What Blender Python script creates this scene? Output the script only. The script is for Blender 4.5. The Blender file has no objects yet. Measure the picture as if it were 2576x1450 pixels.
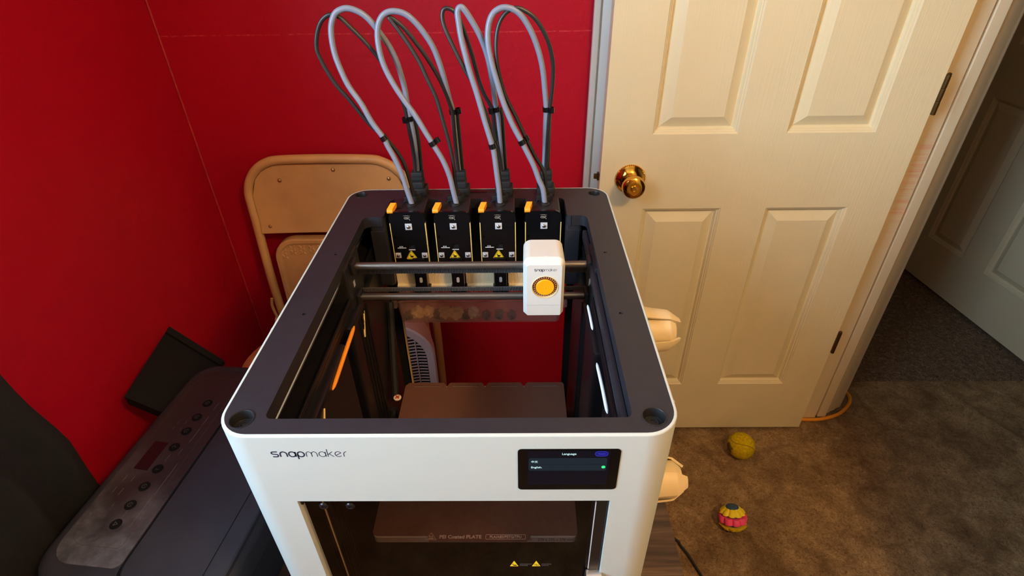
import bpy, bmesh, math, random
from mathutils import Matrix, Vector
random.seed(7)
sc = bpy.context.scene
COL = sc.collection
Z0 = 1.05            # floor is world z = 0; coordinates below are measured from the 3D printer's top rim
PI = math.pi

# ------------------------------------------------------------ camera, light, exposure
cam = bpy.data.objects.new('camera', bpy.data.cameras.new('camera'))
COL.objects.link(cam)
cam.data.sensor_width = 36.0
cam.data.lens = 1383.17 / 2576 * 36.0
cam.data.clip_start = 0.01
cam.location = (0.06267, -0.30657, 0.36273 + Z0)
cam.rotation_euler = (0.964692, 0.0134484, 0.0065592)
sc.camera = cam
sc.view_settings.view_transform = 'Standard'
sc.view_settings.look = 'None'
sc.view_settings.gamma = 1.0
sc.view_settings.use_curve_mapping = False
sc.view_settings.exposure = 0.25
w = bpy.data.worlds.new('world'); sc.world = w; w.use_nodes = True
w.node_tree.nodes['Background'].inputs[0].default_value = (0.55, 0.68, 0.9, 1)
w.node_tree.nodes['Background'].inputs[1].default_value = 0.6

def light(name, kind, loc, energy, color, rot=(0, 0, 0), **kw):
    d = bpy.data.lights.new(name, kind); d.energy = energy; d.color = color
    for k, v in kw.items(): setattr(d, k, v)
    o = bpy.data.objects.new(name, d); COL.objects.link(o)
    o.location = (loc[0], loc[1], loc[2] + Z0); o.rotation_euler = rot
    return o
# daylight entering by the window in the left wall, and the warm ceiling lamp
light('window_daylight', 'AREA', (-0.86, -0.48, 0.60), 62, (0.56, 0.77, 1.0), (0, -PI / 2, 0), shape='RECTANGLE', size=1.05, size_y=0.88)
light('ceiling_lamp_glow', 'POINT', (0.88, -0.70, 1.13), 42, (1.0, 0.62, 0.26), shadow_soft_size=0.09)

# ------------------------------------------------------------ materials
def lin(c):
    return tuple(((v / 255) / 12.92 if v / 255 <= .04045 else ((v / 255 + .055) / 1.055) ** 2.4) for v in c)
class NT:
    def __init__(s, name):
        s.m = bpy.data.materials.new(name); s.m.use_nodes = True
        s.t = s.m.node_tree; s.b = s.t.nodes['Principled BSDF']; s.out = s.t.nodes['Material Output']
    def n(s, kind, **kw):
        x = s.t.nodes.new(kind)
        for k, v in kw.items():
            if k.startswith('i_'):
                key = k[2:]; x.inputs[int(key) if key.isdigit() else key.replace('_', ' ')].default_value = v
            else: setattr(x, k, v)
        return x
    def l(s, a, b): s.t.links.new(a, b)
    def coord(s, scale=(1, 1, 1), kind='Object'):
        tc = s.n('ShaderNodeTexCoord'); mp = s.n('ShaderNodeMapping'); mp.inputs['Scale'].default_value = scale
        s.l(tc.outputs[kind], mp.inputs[0]); return mp.outputs[0]
    def noise(s, vec, scale, detail=4, rough=.6, dist=0):
        x = s.n('ShaderNodeTexNoise'); x.inputs['Scale'].default_value = scale; x.inputs['Detail'].default_value = detail
        x.inputs['Roughness'].default_value = rough; x.inputs['Distortion'].default_value = dist
        s.l(vec, x.inputs['Vector']); return x.outputs[0]
    def ramp(s, fac, stops):
        r = s.n('ShaderNodeValToRGB'); e = r.color_ramp.elements
        while len(e) < len(stops): e.new(.5)
        for k, (p, c) in zip(e, stops):
            k.position = p; k.color = (*c, 1) if len(c) == 3 else c
        s.l(fac, r.inputs[0]); return r.outputs[0]
    def mix(s, fac, a, b, mode='MIX'):
        x = s.n('ShaderNodeMix', data_type='RGBA', blend_type=mode)
        for i, v in ((0, fac), (6, a), (7, b)):
            if isinstance(v, (int, float)): x.inputs[i].default_value = v
            elif isinstance(v, tuple): x.inputs[i].default_value = (*v, 1) if len(v) == 3 else v
            else: s.l(v, x.inputs[i])
        return x.outputs[2]
    def bump(s, h, strength, dist=.01):
        x = s.n('ShaderNodeBump'); x.inputs['Strength'].default_value = strength; x.inputs['Distance'].default_value = dist
        s.l(h, x.inputs['Height']); s.l(x.outputs[0], s.b.inputs['Normal'])
def mat(name, rgb, rough=.5, metal=0, spec=.5, nz=0, nscale=40, bump=0, bscale=200, emit=None, es=1, stretch=(1, 1, 1), coat=0):
    t = NT(name); c = lin(rgb); b = t.b
    b.inputs['Base Color'].default_value = (*c, 1)
    b.inputs['Roughness'].default_value = rough; b.inputs['Metallic'].default_value = metal
    b.inputs['Specular IOR Level'].default_value = spec; b.inputs['Coat Weight'].default_value = coat
    if nz or bump: v = t.coord(stretch)
    if nz:
        f = t.noise(v, nscale, 5)
        d = tuple(x * (1 - nz) for x in c); u = tuple(min(1, x * (1 + nz)) for x in c)
        t.l(t.ramp(f, [(.3, d), (.7, u)]), b.inputs['Base Color'])
    if bump: t.bump(t.noise(v, bscale, 3), bump, .002)
    if emit:
        b.inputs['Emission Color'].default_value = (*lin(emit), 1); b.inputs['Emission Strength'].default_value = es
    return t.m
def glass_mat(name, tint, refl=1, rough=.02):
    t = NT(name); tr = t.n('ShaderNodeBsdfTransparent'); tr.inputs[0].default_value = (*tint, 1)
    gl = t.n('ShaderNodeBsdfGlossy'); gl.inputs['Roughness'].default_value = rough; gl.inputs[0].default_value = (refl, refl, refl, 1)
    lw = t.n('ShaderNodeLayerWeight'); lw.inputs[0].default_value = .5
    pw = t.n('ShaderNodeMath', operation='POWER'); t.l(lw.outputs['Facing'], pw.inputs[0]); pw.inputs[1].default_value = 5
    ma = t.n('ShaderNodeMath', operation='MULTIPLY_ADD'); t.l(pw.outputs[0], ma.inputs[0]); ma.inputs[1].default_value = .96; ma.inputs[2].default_value = .04; lw = ma
    mx = t.n('ShaderNodeMixShader'); t.l(lw.outputs[0], mx.inputs[0]); t.l(tr.outputs[0], mx.inputs[1]); t.l(gl.outputs[0], mx.inputs[2])
    t.l(mx.outputs[0], t.out.inputs[0]); return t.m
M = {}
M['shell'] = mat('printer_white_metal', (181, 187, 180), .42, bump=.03, bscale=900)
M['cover'] = mat('cover_white_plastic', (206, 204, 196), .42)
M['frame'] = mat('frame_black_plastic', (33, 32, 37), .48, nz=.12, nscale=60, bump=.04, bscale=1500)
M['black'] = mat('black_plastic', (26, 26, 28), .45)
M['gloss'] = mat('gloss_black_plastic', (14, 14, 16), .16)
M['blackmatt'] = mat('matt_black_plastic', (18, 18, 19), .7)
M['liner'] = mat('chamber_liner', (18, 18, 21), .35)
M['rod'] = mat('brushed_rod', (120, 114, 108), .34, metal=.85, nz=.25, nscale=30, stretch=(2, 60, 60))
M['steel'] = mat('steel_rail', (190, 185, 178), .25, metal=1)
M['screw'] = mat('screw_steel', (200, 200, 205), .25, metal=1)
M['pad'] = mat('silver_pad', (215, 215, 218), .4, metal=.3)
M['darkscrew'] = mat('dark_screw', (60, 60, 64), .3, metal=.9)
M['belt'] = mat('belt_rubber', (74, 72, 72), .6)
M['gold'] = mat('board_edge', (225, 195, 120), .45)
M['yellow'] = mat('warning_yellow', (240, 205, 40), .5)
M['orange'] = mat('latch_orange', (255, 158, 34), .45, emit=(255, 120, 10), es=.0)
M['amber'] = mat('dial_amber', (240, 165, 15), .4)
M['brown'] = mat('dial_brown', (70, 36, 16), .5)
M['tube'] = mat('feed_tube_grey', (124, 130, 146), .35)
M['cable'] = mat('cable_black', (34, 32, 32), .42)
M['cream'] = mat('dock_cream', (232, 216, 180), .5)
M['spool'] = mat('spool_cream', (204, 182, 136), .45)
M['logo'] = mat('logo_ink', (32, 36, 56), .5)
M['ink'] = mat('label_grey', (150, 140, 128), .6)
M['ink2'] = mat('plate_print', (236, 212, 188), .6)
M['plate'] = mat('plate_pei', (106, 70, 56), .55, nz=.1, nscale=400, bump=.08, bscale=3000)
M['alum'] = mat('bed_aluminium', (190, 186, 178), .4, metal=.3)
M['led'] = mat('light_bar_diffuser', (235, 238, 240), .3, emit=(205, 225, 255), es=.12)  # pale colour and weak glow painted in for reflections on the chamber wall
M['scrblack'] = mat('screen_glass', (4, 4, 5), .12, spec=.25)
M['scrbg'] = mat('screen_dark', (6, 6, 10), .25, spec=.15, emit=(8, 9, 22), es=.6)
M['scrcard'] = mat('screen_card', (10, 14, 18), .3, spec=.15, emit=(24, 36, 46), es=.7)
M['scrwhite'] = mat('screen_white', (120, 140, 140), .4, emit=(180, 222, 220), es=.7)
M['scrblue'] = mat('screen_blue', (8, 8, 60), .4, emit=(4, 6, 96), es=.7)
M['scrbluel'] = mat('screen_blue_line', (30, 34, 120), .4, emit=(36, 44, 190), es=.7)
M['scrgreen'] = mat('screen_green', (40, 230, 110), .4, emit=(30, 225, 105), es=.9)
M['brass'] = mat('brass', (225, 170, 70), .12, metal=1)
M['oldbrass'] = mat('old_brass', (92, 68, 34), .45, metal=.8)
M['chair'] = mat('chair_tan_metal', (212, 166, 108), .42, nz=.06, nscale=25, bump=.03, bscale=400)
M['rivet'] = mat('rivet', (196, 160, 104), .25, metal=.7)
M['heater'] = mat('heater_white', (214, 196, 184), .5)
M['dark'] = mat('dark_void', (24, 20, 20), .8)
M['stool'] = mat('stool_tan', (196, 132, 84), .6, nz=.05, nscale=30)
M['cord'] = mat('cord_orange', (235, 150, 30), .55)
M['doorglass'] = glass_mat('tinted_door_glass', (.72, .66, .64), .5)
M['backglass'] = glass_mat('tinted_back_glass', (.82, .72, .73), .6)
M['winglass'] = glass_mat('window_glass', (.97, .98, .98))
M['mfp'] = mat('inkjet_black', (46, 47, 54), .55, spec=.3, nz=.15, nscale=14, bump=.06, bscale=1800)
M['mfpdark'] = mat('inkjet_dark', (13, 13, 14), .75, spec=.2)
M['mfpmark'] = mat('inkjet_marks', (120, 120, 122), .6)
M['curtain'] = mat('curtain_black', (23, 24, 30), .9, nz=.3, nscale=300, bump=.5, bscale=900)
M['white'] = mat('white_paint', (222, 216, 204), .45)
M['ceiling'] = mat('ceiling_paint', (214, 204, 182), .9)
M['offwall'] = mat('beige_paint', (176, 152, 118), .9)
M['lampglass'] = mat('lamp_glass', (255, 240, 215), .4, emit=(255, 205, 140), es=3)
M['toyblue'] = mat('toy_blue', (46, 74, 104), .6)
M['toyyellow'] = mat('toy_yellow', (236, 212, 30), .55)
M['toypink'] = mat('toy_pink', (246, 82, 132), .55)

def m_dust():
    t = NT('inkjet_panel_dusty'); v = t.coord(); b = t.b
    f = t.noise(v, 9, 6, .65, .6); sp = t.noise(v, 60, 6, .7)
    sepx = t.n('ShaderNodeSeparateXYZ'); t.l(v, sepx.inputs[0])
    mr = t.n('ShaderNodeMapRange'); t.l(sepx.outputs[1], mr.inputs[0])
    mr.inputs[1].default_value = .02; mr.inputs[2].default_value = -.16
    k = t.n('ShaderNodeMath', operation='MULTIPLY'); t.l(mr.outputs[0], k.inputs[0])
    t.l(t.ramp(f, [(.40, (0, 0, 0)), (.62, (1, 1, 1))]), k.inputs[1])
    k2 = t.n('ShaderNodeMath', operation='MULTIPLY'); t.l(k.outputs[0], k2.inputs[0]); t.l(t.ramp(sp, [(.3, (.3,) * 3), (.7, (1,) * 3)]), k2.inputs[1])
    t.l(t.mix(k2.outputs[0], lin((42, 41, 43)), lin((112, 115, 122))), b.inputs['Base Color'])
    b.inputs['Roughness'].default_value = .42
    return t.m
M['mfppanel'] = m_dust()

def m_red():
    t = NT('red_wall_paint'); v = t.coord(); b = t.b
    big = t.noise(v, 2.2, 4, .6); fine = t.noise(v, 60, 5, .7)
    c = t.mix(big, lin((160, 4, 32)), lin((178, 6, 36)))
    # scuffs and the taped joint showing through the paint
    sp = t.noise(v, 26, 6, .75, 1.0)
    c = t.mix(t.ramp(sp, [(.70, (0, 0, 0)), (.80, (.35,) * 3)]), c, lin((205, 70, 64)))
    s = t.n('ShaderNodeSeparateXYZ'); t.l(t.coord(), s.inputs[0])
    wob = t.noise(t.coord((9, 9, 0)), 1, 3); 
    a = t.n('ShaderNodeMath', operation='MULTIPLY_ADD'); t.l(wob, a.inputs[0]); a.inputs[1].default_value = .006; a.inputs[2].default_value = -(Z0 + .139) - .003
    d = t.n('ShaderNodeMath', operation='ADD'); t.l(s.outputs[2], d.inputs[0]); t.l(a.outputs[0], d.inputs[1])
    ab = t.n('ShaderNodeMath', operation='ABSOLUTE'); t.l(d.outputs[0], ab.inputs[0])
    th = t.n('ShaderNodeMapRange'); t.l(ab.outputs[0], th.inputs[0]); th.inputs[1].default_value = .0018; th.inputs[2].default_value = .0004
    gy = t.n('ShaderNodeMath', operation='GREATER_THAN'); t.l(s.outputs[1], gy.inputs[0]); gy.inputs[1].default_value = .98
    q = t.n('ShaderNodeMath', operation='MULTIPLY'); t.l(th.outputs[0], q.inputs[0]); t.l(t.ramp(t.noise(t.coord((70, 1, 1)), 1, 5, .8), [(.42, (0, 0, 0)), (.62, (.7,) * 3)]), q.inputs[1])
    q2 = t.n('ShaderNodeMath', operation='MULTIPLY'); t.l(q.outputs[0], q2.inputs[0]); t.l(gy.outputs[0], q2.inputs[1])
    c = t.mix(q2.outputs[0], c, lin((214, 80, 84)))
    t.l(c, b.inputs['Base Color']); b.inputs['Roughness'].default_value = .5; b.inputs['Specular IOR Level'].default_value = .25
    t.bump(t.noise(v, 45, 6, .6), .25, .004); return t.m
M['red'] = m_red()

def m_carpet():
    t = NT('carpet_brown'); v = t.coord(); b = t.b
    f = t.noise(t.coord((1, 1, 1)), 130, 6, .75, 1.2); mid = t.noise(v, 14, 5, .65, .5); big = t.noise(v, 3.2, 4, .6)
    c = t.ramp(f, [(.30, lin((140, 104, 68))), (.5, lin((222, 184, 134))), (.72, lin((255, 226, 180)))])
    c = t.mix(t.ramp(mid, [(.34, (.0,) * 3), (.66, (.62,) * 3)]), c, lin((112, 82, 52)))
    c = t.mix(t.ramp(big, [(.52, (0,) * 3), (.68, (.55,) * 3)]), c, lin((92, 66, 42)))
    t.l(c, b.inputs['Base Color']); b.inputs['Roughness'].default_value = 1; b.inputs['Specular IOR Level'].default_value = .05
    t.bump(t.noise(v, 170, 5, .75, 1.0), 1.0, .012); return t.m
M['carpet'] = m_carpet()
def m_hall():
    t = NT('carpet_hall'); v = t.coord(); b = t.b
    f = t.noise(v, 75, 5, .7, 1.5)
    t.l(t.ramp(f, [(.3, lin((104, 82, 64))), (.5, lin((160, 132, 106))), (.72, lin((222, 192, 160)))]), b.inputs['Base Color'])
    b.inputs['Roughness'].default_value = 1; b.inputs['Specular IOR Level'].default_value = .05
    t.bump(t.noise(v, 90, 5, .7, 1.5), 1.0, .02); return t.m
M['hallcarpet'] = m_hall()
def m_door():
    t = NT('door_cream_paint'); b = t.b
    g = t.noise(t.coord((260, 1, 5)), 1, 4, .6); v = t.coord()
    big = t.noise(v, 3.5, 5, .6); spots = t.noise(v, 38, 5, .8, .8)
    c = t.mix(big, lin((222, 209, 168)), lin((233, 223, 188)))
    c = t.mix(t.ramp(spots, [(.72, (0,) * 3), (.80, (.35,) * 3)]), c, lin((168, 136, 88)))
    t.l(c, b.inputs['Base Color']); b.inputs['Roughness'].default_value = .42
    t.bump(g, .35, .0015); return t.m
M['door'] = m_door()
def m_jamb():
    t = NT('jamb_cream_paint'); v = t.coord(); b = t.b
    s = t.noise(t.coord((4, 4, 90)), 1, 4, .8); a = t.noise(t.coord((20, 20, 3)), 1, 3)
    sx = t.n('ShaderNodeSeparateXYZ'); t.l(v, sx.inputs[0])
    mr = t.n('ShaderNodeMapRange'); t.l(sx.outputs[0], mr.inputs[0])
    for i, k in ((1, .998), (2, 1.012)): mr.inputs[i].default_value = k
    m2 = t.n('ShaderNodeMapRange'); t.l(sx.outputs[0], m2.inputs[0])
    for i, k in ((1, 1.046), (2, 1.036)): m2.inputs[i].default_value = k
    z1 = t.n('ShaderNodeMapRange'); t.l(sx.outputs[2], z1.inputs[0])
    for i, k in ((1, Z0 - .42), (2, Z0 - .28)): z1.inputs[i].default_value = k
    z2 = t.n('ShaderNodeMapRange'); t.l(sx.outputs[2], z2.inputs[0])
    for i, k in ((1, Z0 - .06), (2, Z0 - .12)): z2.inputs[i].default_value = k
    p = t.ramp(s, [(.48, (0,) * 3), (.66, (.45,) * 3)])
    for o in (mr, m2, z1, z2):
        k = t.n('ShaderNodeMath', operation='MULTIPLY'); t.l(p, k.inputs[0]); t.l(o.outputs[0], k.inputs[1]); p = k.outputs[0]
    t.l(t.mix(p, lin((226, 210, 176)), lin((226, 120, 104))), b.inputs['Base Color'])
    b.inputs['Roughness'].default_value = .42; return t.m
M['jamb'] = m_jamb()
def m_wood():
    t = NT('table_wood_laminate'); b = t.b
    f = t.noise(t.coord((3, 60, 60)), 1, 6, .7, .8); f2 = t.noise(t.coord((1.2, 18, 18)), 1, 3)
    c = t.ramp(f, [(.32, lin((46, 34, 28))), (.5, lin((82, 62, 48))), (.68, lin((116, 92, 72)))])
    t.l(t.mix(t.ramp(f2, [(.4, (0,) * 3), (.7, (.5,) * 3)]), c, lin((56, 40, 32))), b.inputs['Base Color'])
    b.inputs['Roughness'].default_value = .5; return t.m
M['wood'] = m_wood()
def m_felt():
    t = NT('ball_felt'); v = t.coord(); b = t.b
    c = t.ramp(t.noise(v, 160, 5, .7), [(.3, lin((176, 150, 10))), (.7, lin((236, 208, 28)))])
    # bald worn patch on the left side
    sub = t.n('ShaderNodeVectorMath', operation='DISTANCE'); t.l(v, sub.inputs[0]); sub.inputs[1].default_value = (-.0396, -.0080, .0420)
    ad = t.n('ShaderNodeMath', operation='MULTIPLY_ADD'); t.l(t.noise(v, 60, 3), ad.inputs[0]); ad.inputs[1].default_value = .022; t.l(sub.outputs[1], ad.inputs[2])
    c = t.mix(t.ramp(ad.outputs[0], [(.024, (1,) * 3), (.027, (0,) * 3)]), c, lin((112, 92, 58)))
    t.l(c, b.inputs['Base Color']); b.inputs['Roughness'].default_value = 1; b.inputs['Specular IOR Level'].default_value = .1
    t.bump(t.noise(v, 260, 4, .7), .8, .004); return t.m
M['felt'] = m_felt()
def m_bin():
    t = NT('frosted_bin_plastic'); tr = t.n('ShaderNodeBsdfTransparent'); tr.inputs[0].default_value = (1, .94, .92, 1)
    mx = t.n('ShaderNodeMixShader'); mx.inputs[0].default_value = .32
    t.b.inputs['Base Color'].default_value = (*lin((226, 200, 190)), 1); t.b.inputs['Roughness'].default_value = .3
    tl = t.n('ShaderNodeBsdfTranslucent'); tl.inputs[0].default_value = (*lin((236, 212, 204)), 1); m2 = t.n('ShaderNodeMixShader'); m2.inputs[0].default_value = .6; t.l(t.b.outputs[0], m2.inputs[1]); t.l(tl.outputs[0], m2.inputs[2])
    t.l(tr.outputs[0], mx.inputs[1]); t.l(m2.outputs[0], mx.inputs[2]); t.l(mx.outputs[0], t.out.inputs[0]); return t.m
M['bin'] = m_bin()

# ------------------------------------------------------------ mesh helpers
def nb(): return bmesh.new()
def box(bm, x0, x1, y0, y1, z0, z1, bev=0, mx=None, seg=2):
    r = bmesh.ops.create_cube(bm, size=1); vs = r['verts']
    for v in vs:
        v.co = Vector(((x0 + x1) / 2 + v.co.x * (x1 - x0), (y0 + y1) / 2 + v.co.y * (y1 - y0), (z0 + z1) / 2 + v.co.z * (z1 - z0)))
    if bev:
        es = list({e for v in vs for e in v.link_edges})
        rr = bmesh.ops.bevel(bm, geom=es, offset=bev, segments=seg, profile=.5, affect='EDGES')
        vs = list({v for f in rr['faces'] for v in f.verts} | {v for v in vs if v.is_valid})
    if mx is not None: bmesh.ops.transform(bm, matrix=mx, verts=[v for v in vs if v.is_valid])
    return vs
def loft(bm, rings, cap0=True, cap1=True, closed=True):
    R = [[bm.verts.new(p) for p in r] for r in rings]; n = len(R[0])
    for a, b in zip(R, R[1:]):
        for i in range(n if closed else n - 1):
            j = (i + 1) % n
            try: bm.faces.new((a[i], a[j], b[j], b[i]))
            except ValueError: pass
    if cap0: bm.faces.new(R[0][::-1])
    if cap1: bm.faces.new(R[-1])
    return R
def rrect(x0, x1, y0, y1, r, n=5):
    if not isinstance(r, (tuple, list)): r = (r,) * 4
    P = []
    for (cx, cy, a0, q) in ((x1, y1, 0, r[0]), (x0, y1, 90, r[1]), (x0, y0, 180, r[2]), (x1, y0, 270, r[3])):
        sx = -1 if cx == x1 else 1; sy = -1 if cy == y1 else 1
        q = max(q, 1e-5)
        for i in range(n + 1):
            a = math.radians(a0 + 90 * i / n)
            P.append((cx + sx * q + q * math.cos(a), cy + sy * q + q * math.sin(a)))
    return P
def circ(cx, cy, r, n=24): return [(cx + r * math.cos(2 * PI * i / n), cy + r * math.sin(2 * PI * i / n)) for i in range(n)]
def plate(bm, outer, holes, h, mx=None):
    """2D outline with holes, extruded from w=0 to w=h, mapped by mx"""
    t = bmesh.new(); E = []
    for lp in [outer] + list(holes):
        vs = [t.verts.new((x, y, 0)) for x, y in lp]
        for a, b in zip(vs, vs[1:] + vs[:1]): E.append(t.edges.new((a, b)))
    bmesh.ops.triangle_fill(t, use_beauty=True, use_dissolve=False, edges=E)
    for f in t.faces:
        if f.normal.z < 0: f.normal_flip()
    r = bmesh.ops.extrude_face_region(t, geom=list(t.faces))
    bmesh.ops.translate(t, vec=(0, 0, h), verts=[g for g in r['geom'] if isinstance(g, bmesh.types.BMVert)])
    bmesh.ops.recalc_face_normals(t, faces=list(t.faces))
    if mx is not None: bmesh.ops.transform(t, matrix=mx, verts=list(t.verts))
    merge(bm, t)
def merge(bm, t):
    me = bpy.data.meshes.new('tmp'); t.to_mesh(me); t.free(); bm.from_mesh(me); bpy.data.meshes.remove(me)
def poly(bm, pts, h, mx=None): plate(bm, pts, [], h, mx)
def smooth_path(P, sub=4):
    P = [Vector(p) for p in P]; Q = []
    for i in range(len(P) - 1):
        a = P[max(i - 1, 0)]; b = P[i]; c = P[i + 1]; d = P[min(i + 2, len(P) - 1)]
        for k in range(sub):
            t = k / sub
            Q.append(.5 * ((2 * b) + (c - a) * t + (2 * a - 5 * b + 4 * c - d) * t * t + (3 * b - a - 3 * c + d) * t ** 3))
    Q.append(P[-1]); return Q
def tube(bm, P, r, n=10, sub=4, closed=False):
    P = smooth_path(P, sub) if sub > 1 else [Vector(p) for p in P]
    T = [(P[min(i + 1, len(P) - 1)] - P[max(i - 1, 0)]).normalized() for i in range(len(P))]
    up = Vector((0, 0, 1)) if abs(T[0].z) < .9 else Vector((1, 0, 0))
    nrm = T[0].cross(up).normalized(); rings = []
    for i, p in enumerate(P):
        nrm = (nrm - T[i] * nrm.dot(T[i])).normalized(); bi = T[i].cross(nrm)
        rr = r(i / (len(P) - 1)) if callable(r) else r
        rings.append([p + (nrm * math.cos(2 * PI * k / n) + bi * math.sin(2 * PI * k / n)) * rr for k in range(n)])
    loft(bm, rings)
def lathe(bm, prof, mx=None, n=28, cap0=True, cap1=True):
    """profile of (radius, height) about local z"""
    vs0 = len(bm.verts); rings = []
    for r, h in prof: rings.append([(r * math.cos(2 * PI * i / n), r * math.sin(2 * PI * i / n), h) for i in range(n)])
    R = loft(bm, rings, cap0, cap1)
    if mx is not None: bmesh.ops.transform(bm, matrix=mx, verts=[v for r in R for v in r])
def frame(o, u, v):
    """matrix taking local x->u, y->v, z->u x v at origin o"""
    u = Vector(u).normalized(); v = Vector(v).normalized(); w_ = u.cross(v)
    return Matrix(((u.x, v.x, w_.x, o[0]), (u.y, v.y, w_.y, o[1]), (u.z, v.z, w_.z, o[2]), (0, 0, 0, 1)))
def FRONT(x, y, z): return frame((x, y, z), (1, 0, 0), (0, 0, 1))      # w points to -Y (toward the viewer)
def TOP(x, y, z): return frame((x, y, z), (1, 0, 0), (0, 1, 0))
def text(bm, s, size, mx, bold=0, ext=.0001, align='CENTER', sx=1.0):
    c = bpy.data.curves.new('t', 'FONT'); c.body = s; c.size = size; c.extrude = ext; c.align_x = align; c.align_y = 'CENTER'; c.offset = bold
    c.resolution_u = 3
    o = bpy.data.objects.new('t', c); COL.objects.link(o)
    dg = bpy.context.evaluated_depsgraph_get(); me = bpy.data.meshes.new_from_object(o.evaluated_get(dg))
    me.transform(mx @ Matrix.Diagonal((sx, 1, 1, 1))); bm.from_mesh(me)
    bpy.data.meshes.remove(me); bpy.data.objects.remove(o); bpy.data.curves.remove(c)
def stroke(bm, pts, wd, mx, th=.00015):
    """flat ribbon along a 2D polyline"""
    n0 = len(bm.verts); P = [Vector((x, y)) for x, y in pts]; closed = (P[0] - P[-1]).length < 1e-9
    L = []
    for i, p in enumerate(P):
        a = P[i - 1] if i else (P[-2] if closed else None); b = P[i + 1] if i < len(P) - 1 else (P[1] if closed else None)
        d = ((p - a).normalized() if a is not None else Vector((0, 0))) + ((b - p).normalized() if b is not None else Vector((0, 0)))
        if d.length < 1e-6: d = (b - p) if b is not None else (p - a)
        d.normalize(); nn = Vector((-d.y, d.x)) * wd / 2
        L.append([mx @ Vector((p.x + nn.x, p.y + nn.y, 0)), mx @ Vector((p.x - nn.x, p.y - nn.y, 0)), mx @ Vector((p.x - nn.x, p.y - nn.y, th)), mx @ Vector((p.x + nn.x, p.y + nn.y, th))])
    loft(bm, L)
G = {}
def _arc(cx, cy, rx, ry, a0, a1, n=14): return [(cx + rx * math.cos(math.radians(a0 + (a1 - a0) * i / n)), cy + ry * math.sin(math.radians(a0 + (a1 - a0) * i / n))) for i in range(n + 1)]
_o = _arc(.5, .5, .5, .5, 0, 360, 24)
G['s'] = ([_arc(.30, .75, .28, .25, 90, 270)[0:0] + [(.95, 1), (.4, 1)] + _arc(.32, .76, .28, .24, 90, 250, 8) + _arc(.68, .25, .28, .26, 70, -90, 8) + [(.1, 0)]], 1.0)
G['n'] = ([[(0, 0)] + _arc(.5, .5, .5, .5, 180, 0) + [(1, 0)]], 1.0)
G['a'] = ([_o, [(1, 1), (1, 0)]], 1.0)
G['p'] = ([_o, [(0, .5), (0, -.5)]], 1.0)
G['m'] = ([[(0, 0)] + _arc(.4, .55, .4, .45, 180, 0) + [(.8, 0)], [(.8, .55)] + _arc(1.2, .55, .4, .45, 180, 0) + [(1.6, 0)]], 1.6)
G['k'] = ([[(0, 0), (0, 1.5)], [(.75, 1), (0, .4)], [(.22, .57), (.85, 0)]], .8)
G['e'] = ([[(.08, .25)] + [(.93, .75)] + _arc(.5, .5, .5, .5, 30, 320, 20)], 1.0)
G['r'] = ([[(0, 0)] + _arc(.5, .5, .5, .5, 180, 95, 7)], .45)
def logo(bm, x0, x1, xh, mx):
    word = 'snapmaker'; gap = .30; tot = sum(G[c][1] for c in word) + gap * (len(word) - 1)
    s = (x1 - x0) / tot; x = 0
    for i, c in enumerate(word):
        for ln in G[c][0]: stroke(bm, [(x0 + (x + px) * s, py * xh) for px, py in ln], (.20 if i < 4 else .10) * xh, mx, .0002)
        x += G[c][1] + gap
# ------------------------------------------------------------ object helpers
BASE = {}
def link(o): COL.objects.link(o); return o
def mesh_of(name, bm, mt, smooth):
    bmesh.ops.recalc_face_normals(bm, faces=list(bm.faces))
    me = bpy.data.meshes.new(name); bm.to_mesh(me); bm.free(); me.materials.append(M[mt] if isinstance(mt, str) else mt)
    if smooth:
        for p in me.polygons: p.use_smooth = True
        me.set_sharp_from_angle(angle=math.radians(smooth))
    return me
def thing(name, label, cat, base, rotz=0, group=None, kind=None):
    o = link(bpy.data.objects.new(name, None)); o.location = (base[0], base[1], base[2] + Z0); o.rotation_euler = (0, 0, rotz)
    o.empty_display_size = .05
    if label: o['label'] = label
    if cat: o['category'] = cat
    if group: o['group'] = group
    if kind: o['kind'] = kind
    BASE[o] = Vector(base) if not rotz else Vector((0, 0, 0)); return o
def soft(o, smooth):
    if smooth:
        w_ = o.modifiers.new('normals', 'WEIGHTED_NORMAL'); w_.keep_sharp = True; w_.weight = 60
    return o
def part(name, bm, mt, parent, label=None, kind=None, smooth=35):
    b = BASE[parent]; bmesh.ops.translate(bm, vec=-b, verts=list(bm.verts))
    o = soft(link(bpy.data.objects.new(name, mesh_of(name, bm, mt, smooth))), smooth); o.parent = parent; BASE[o] = b
    if label: o['label'] = label
    if kind: o['kind'] = kind
    return o
def solo(name, bm, mt, label=None, cat=None, kind=None, group=None, smooth=35, origin=None):
    co = [v.co for v in bm.verts]
    b = Vector(origin) if origin else Vector(((min(c.x for c in co) + max(c.x for c in co)) / 2, (min(c.y for c in co) + max(c.y for c in co)) / 2, min(c.z for c in co)))
    if kind == 'structure': b = Vector((0, 0, -Z0))
    bmesh.ops.translate(bm, vec=-b, verts=list(bm.verts))
    o = soft(link(bpy.data.objects.new(name, mesh_of(name, bm, mt, smooth))), smooth); o.location = b + Vector((0, 0, Z0)); BASE[o] = b
    for k, v in (('label', label), ('category', cat), ('kind', kind), ('group', group)):
        if v: o[k] = v
    return o
def B(*a, **k):
    bm = nb(); box(bm, *a, **k); return bm
# ============================================================ THE SETTING
FL = -1.05
def S(name, bm, mt, smooth=35): return solo(name, bm, mt, kind='structure', smooth=smooth)
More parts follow.
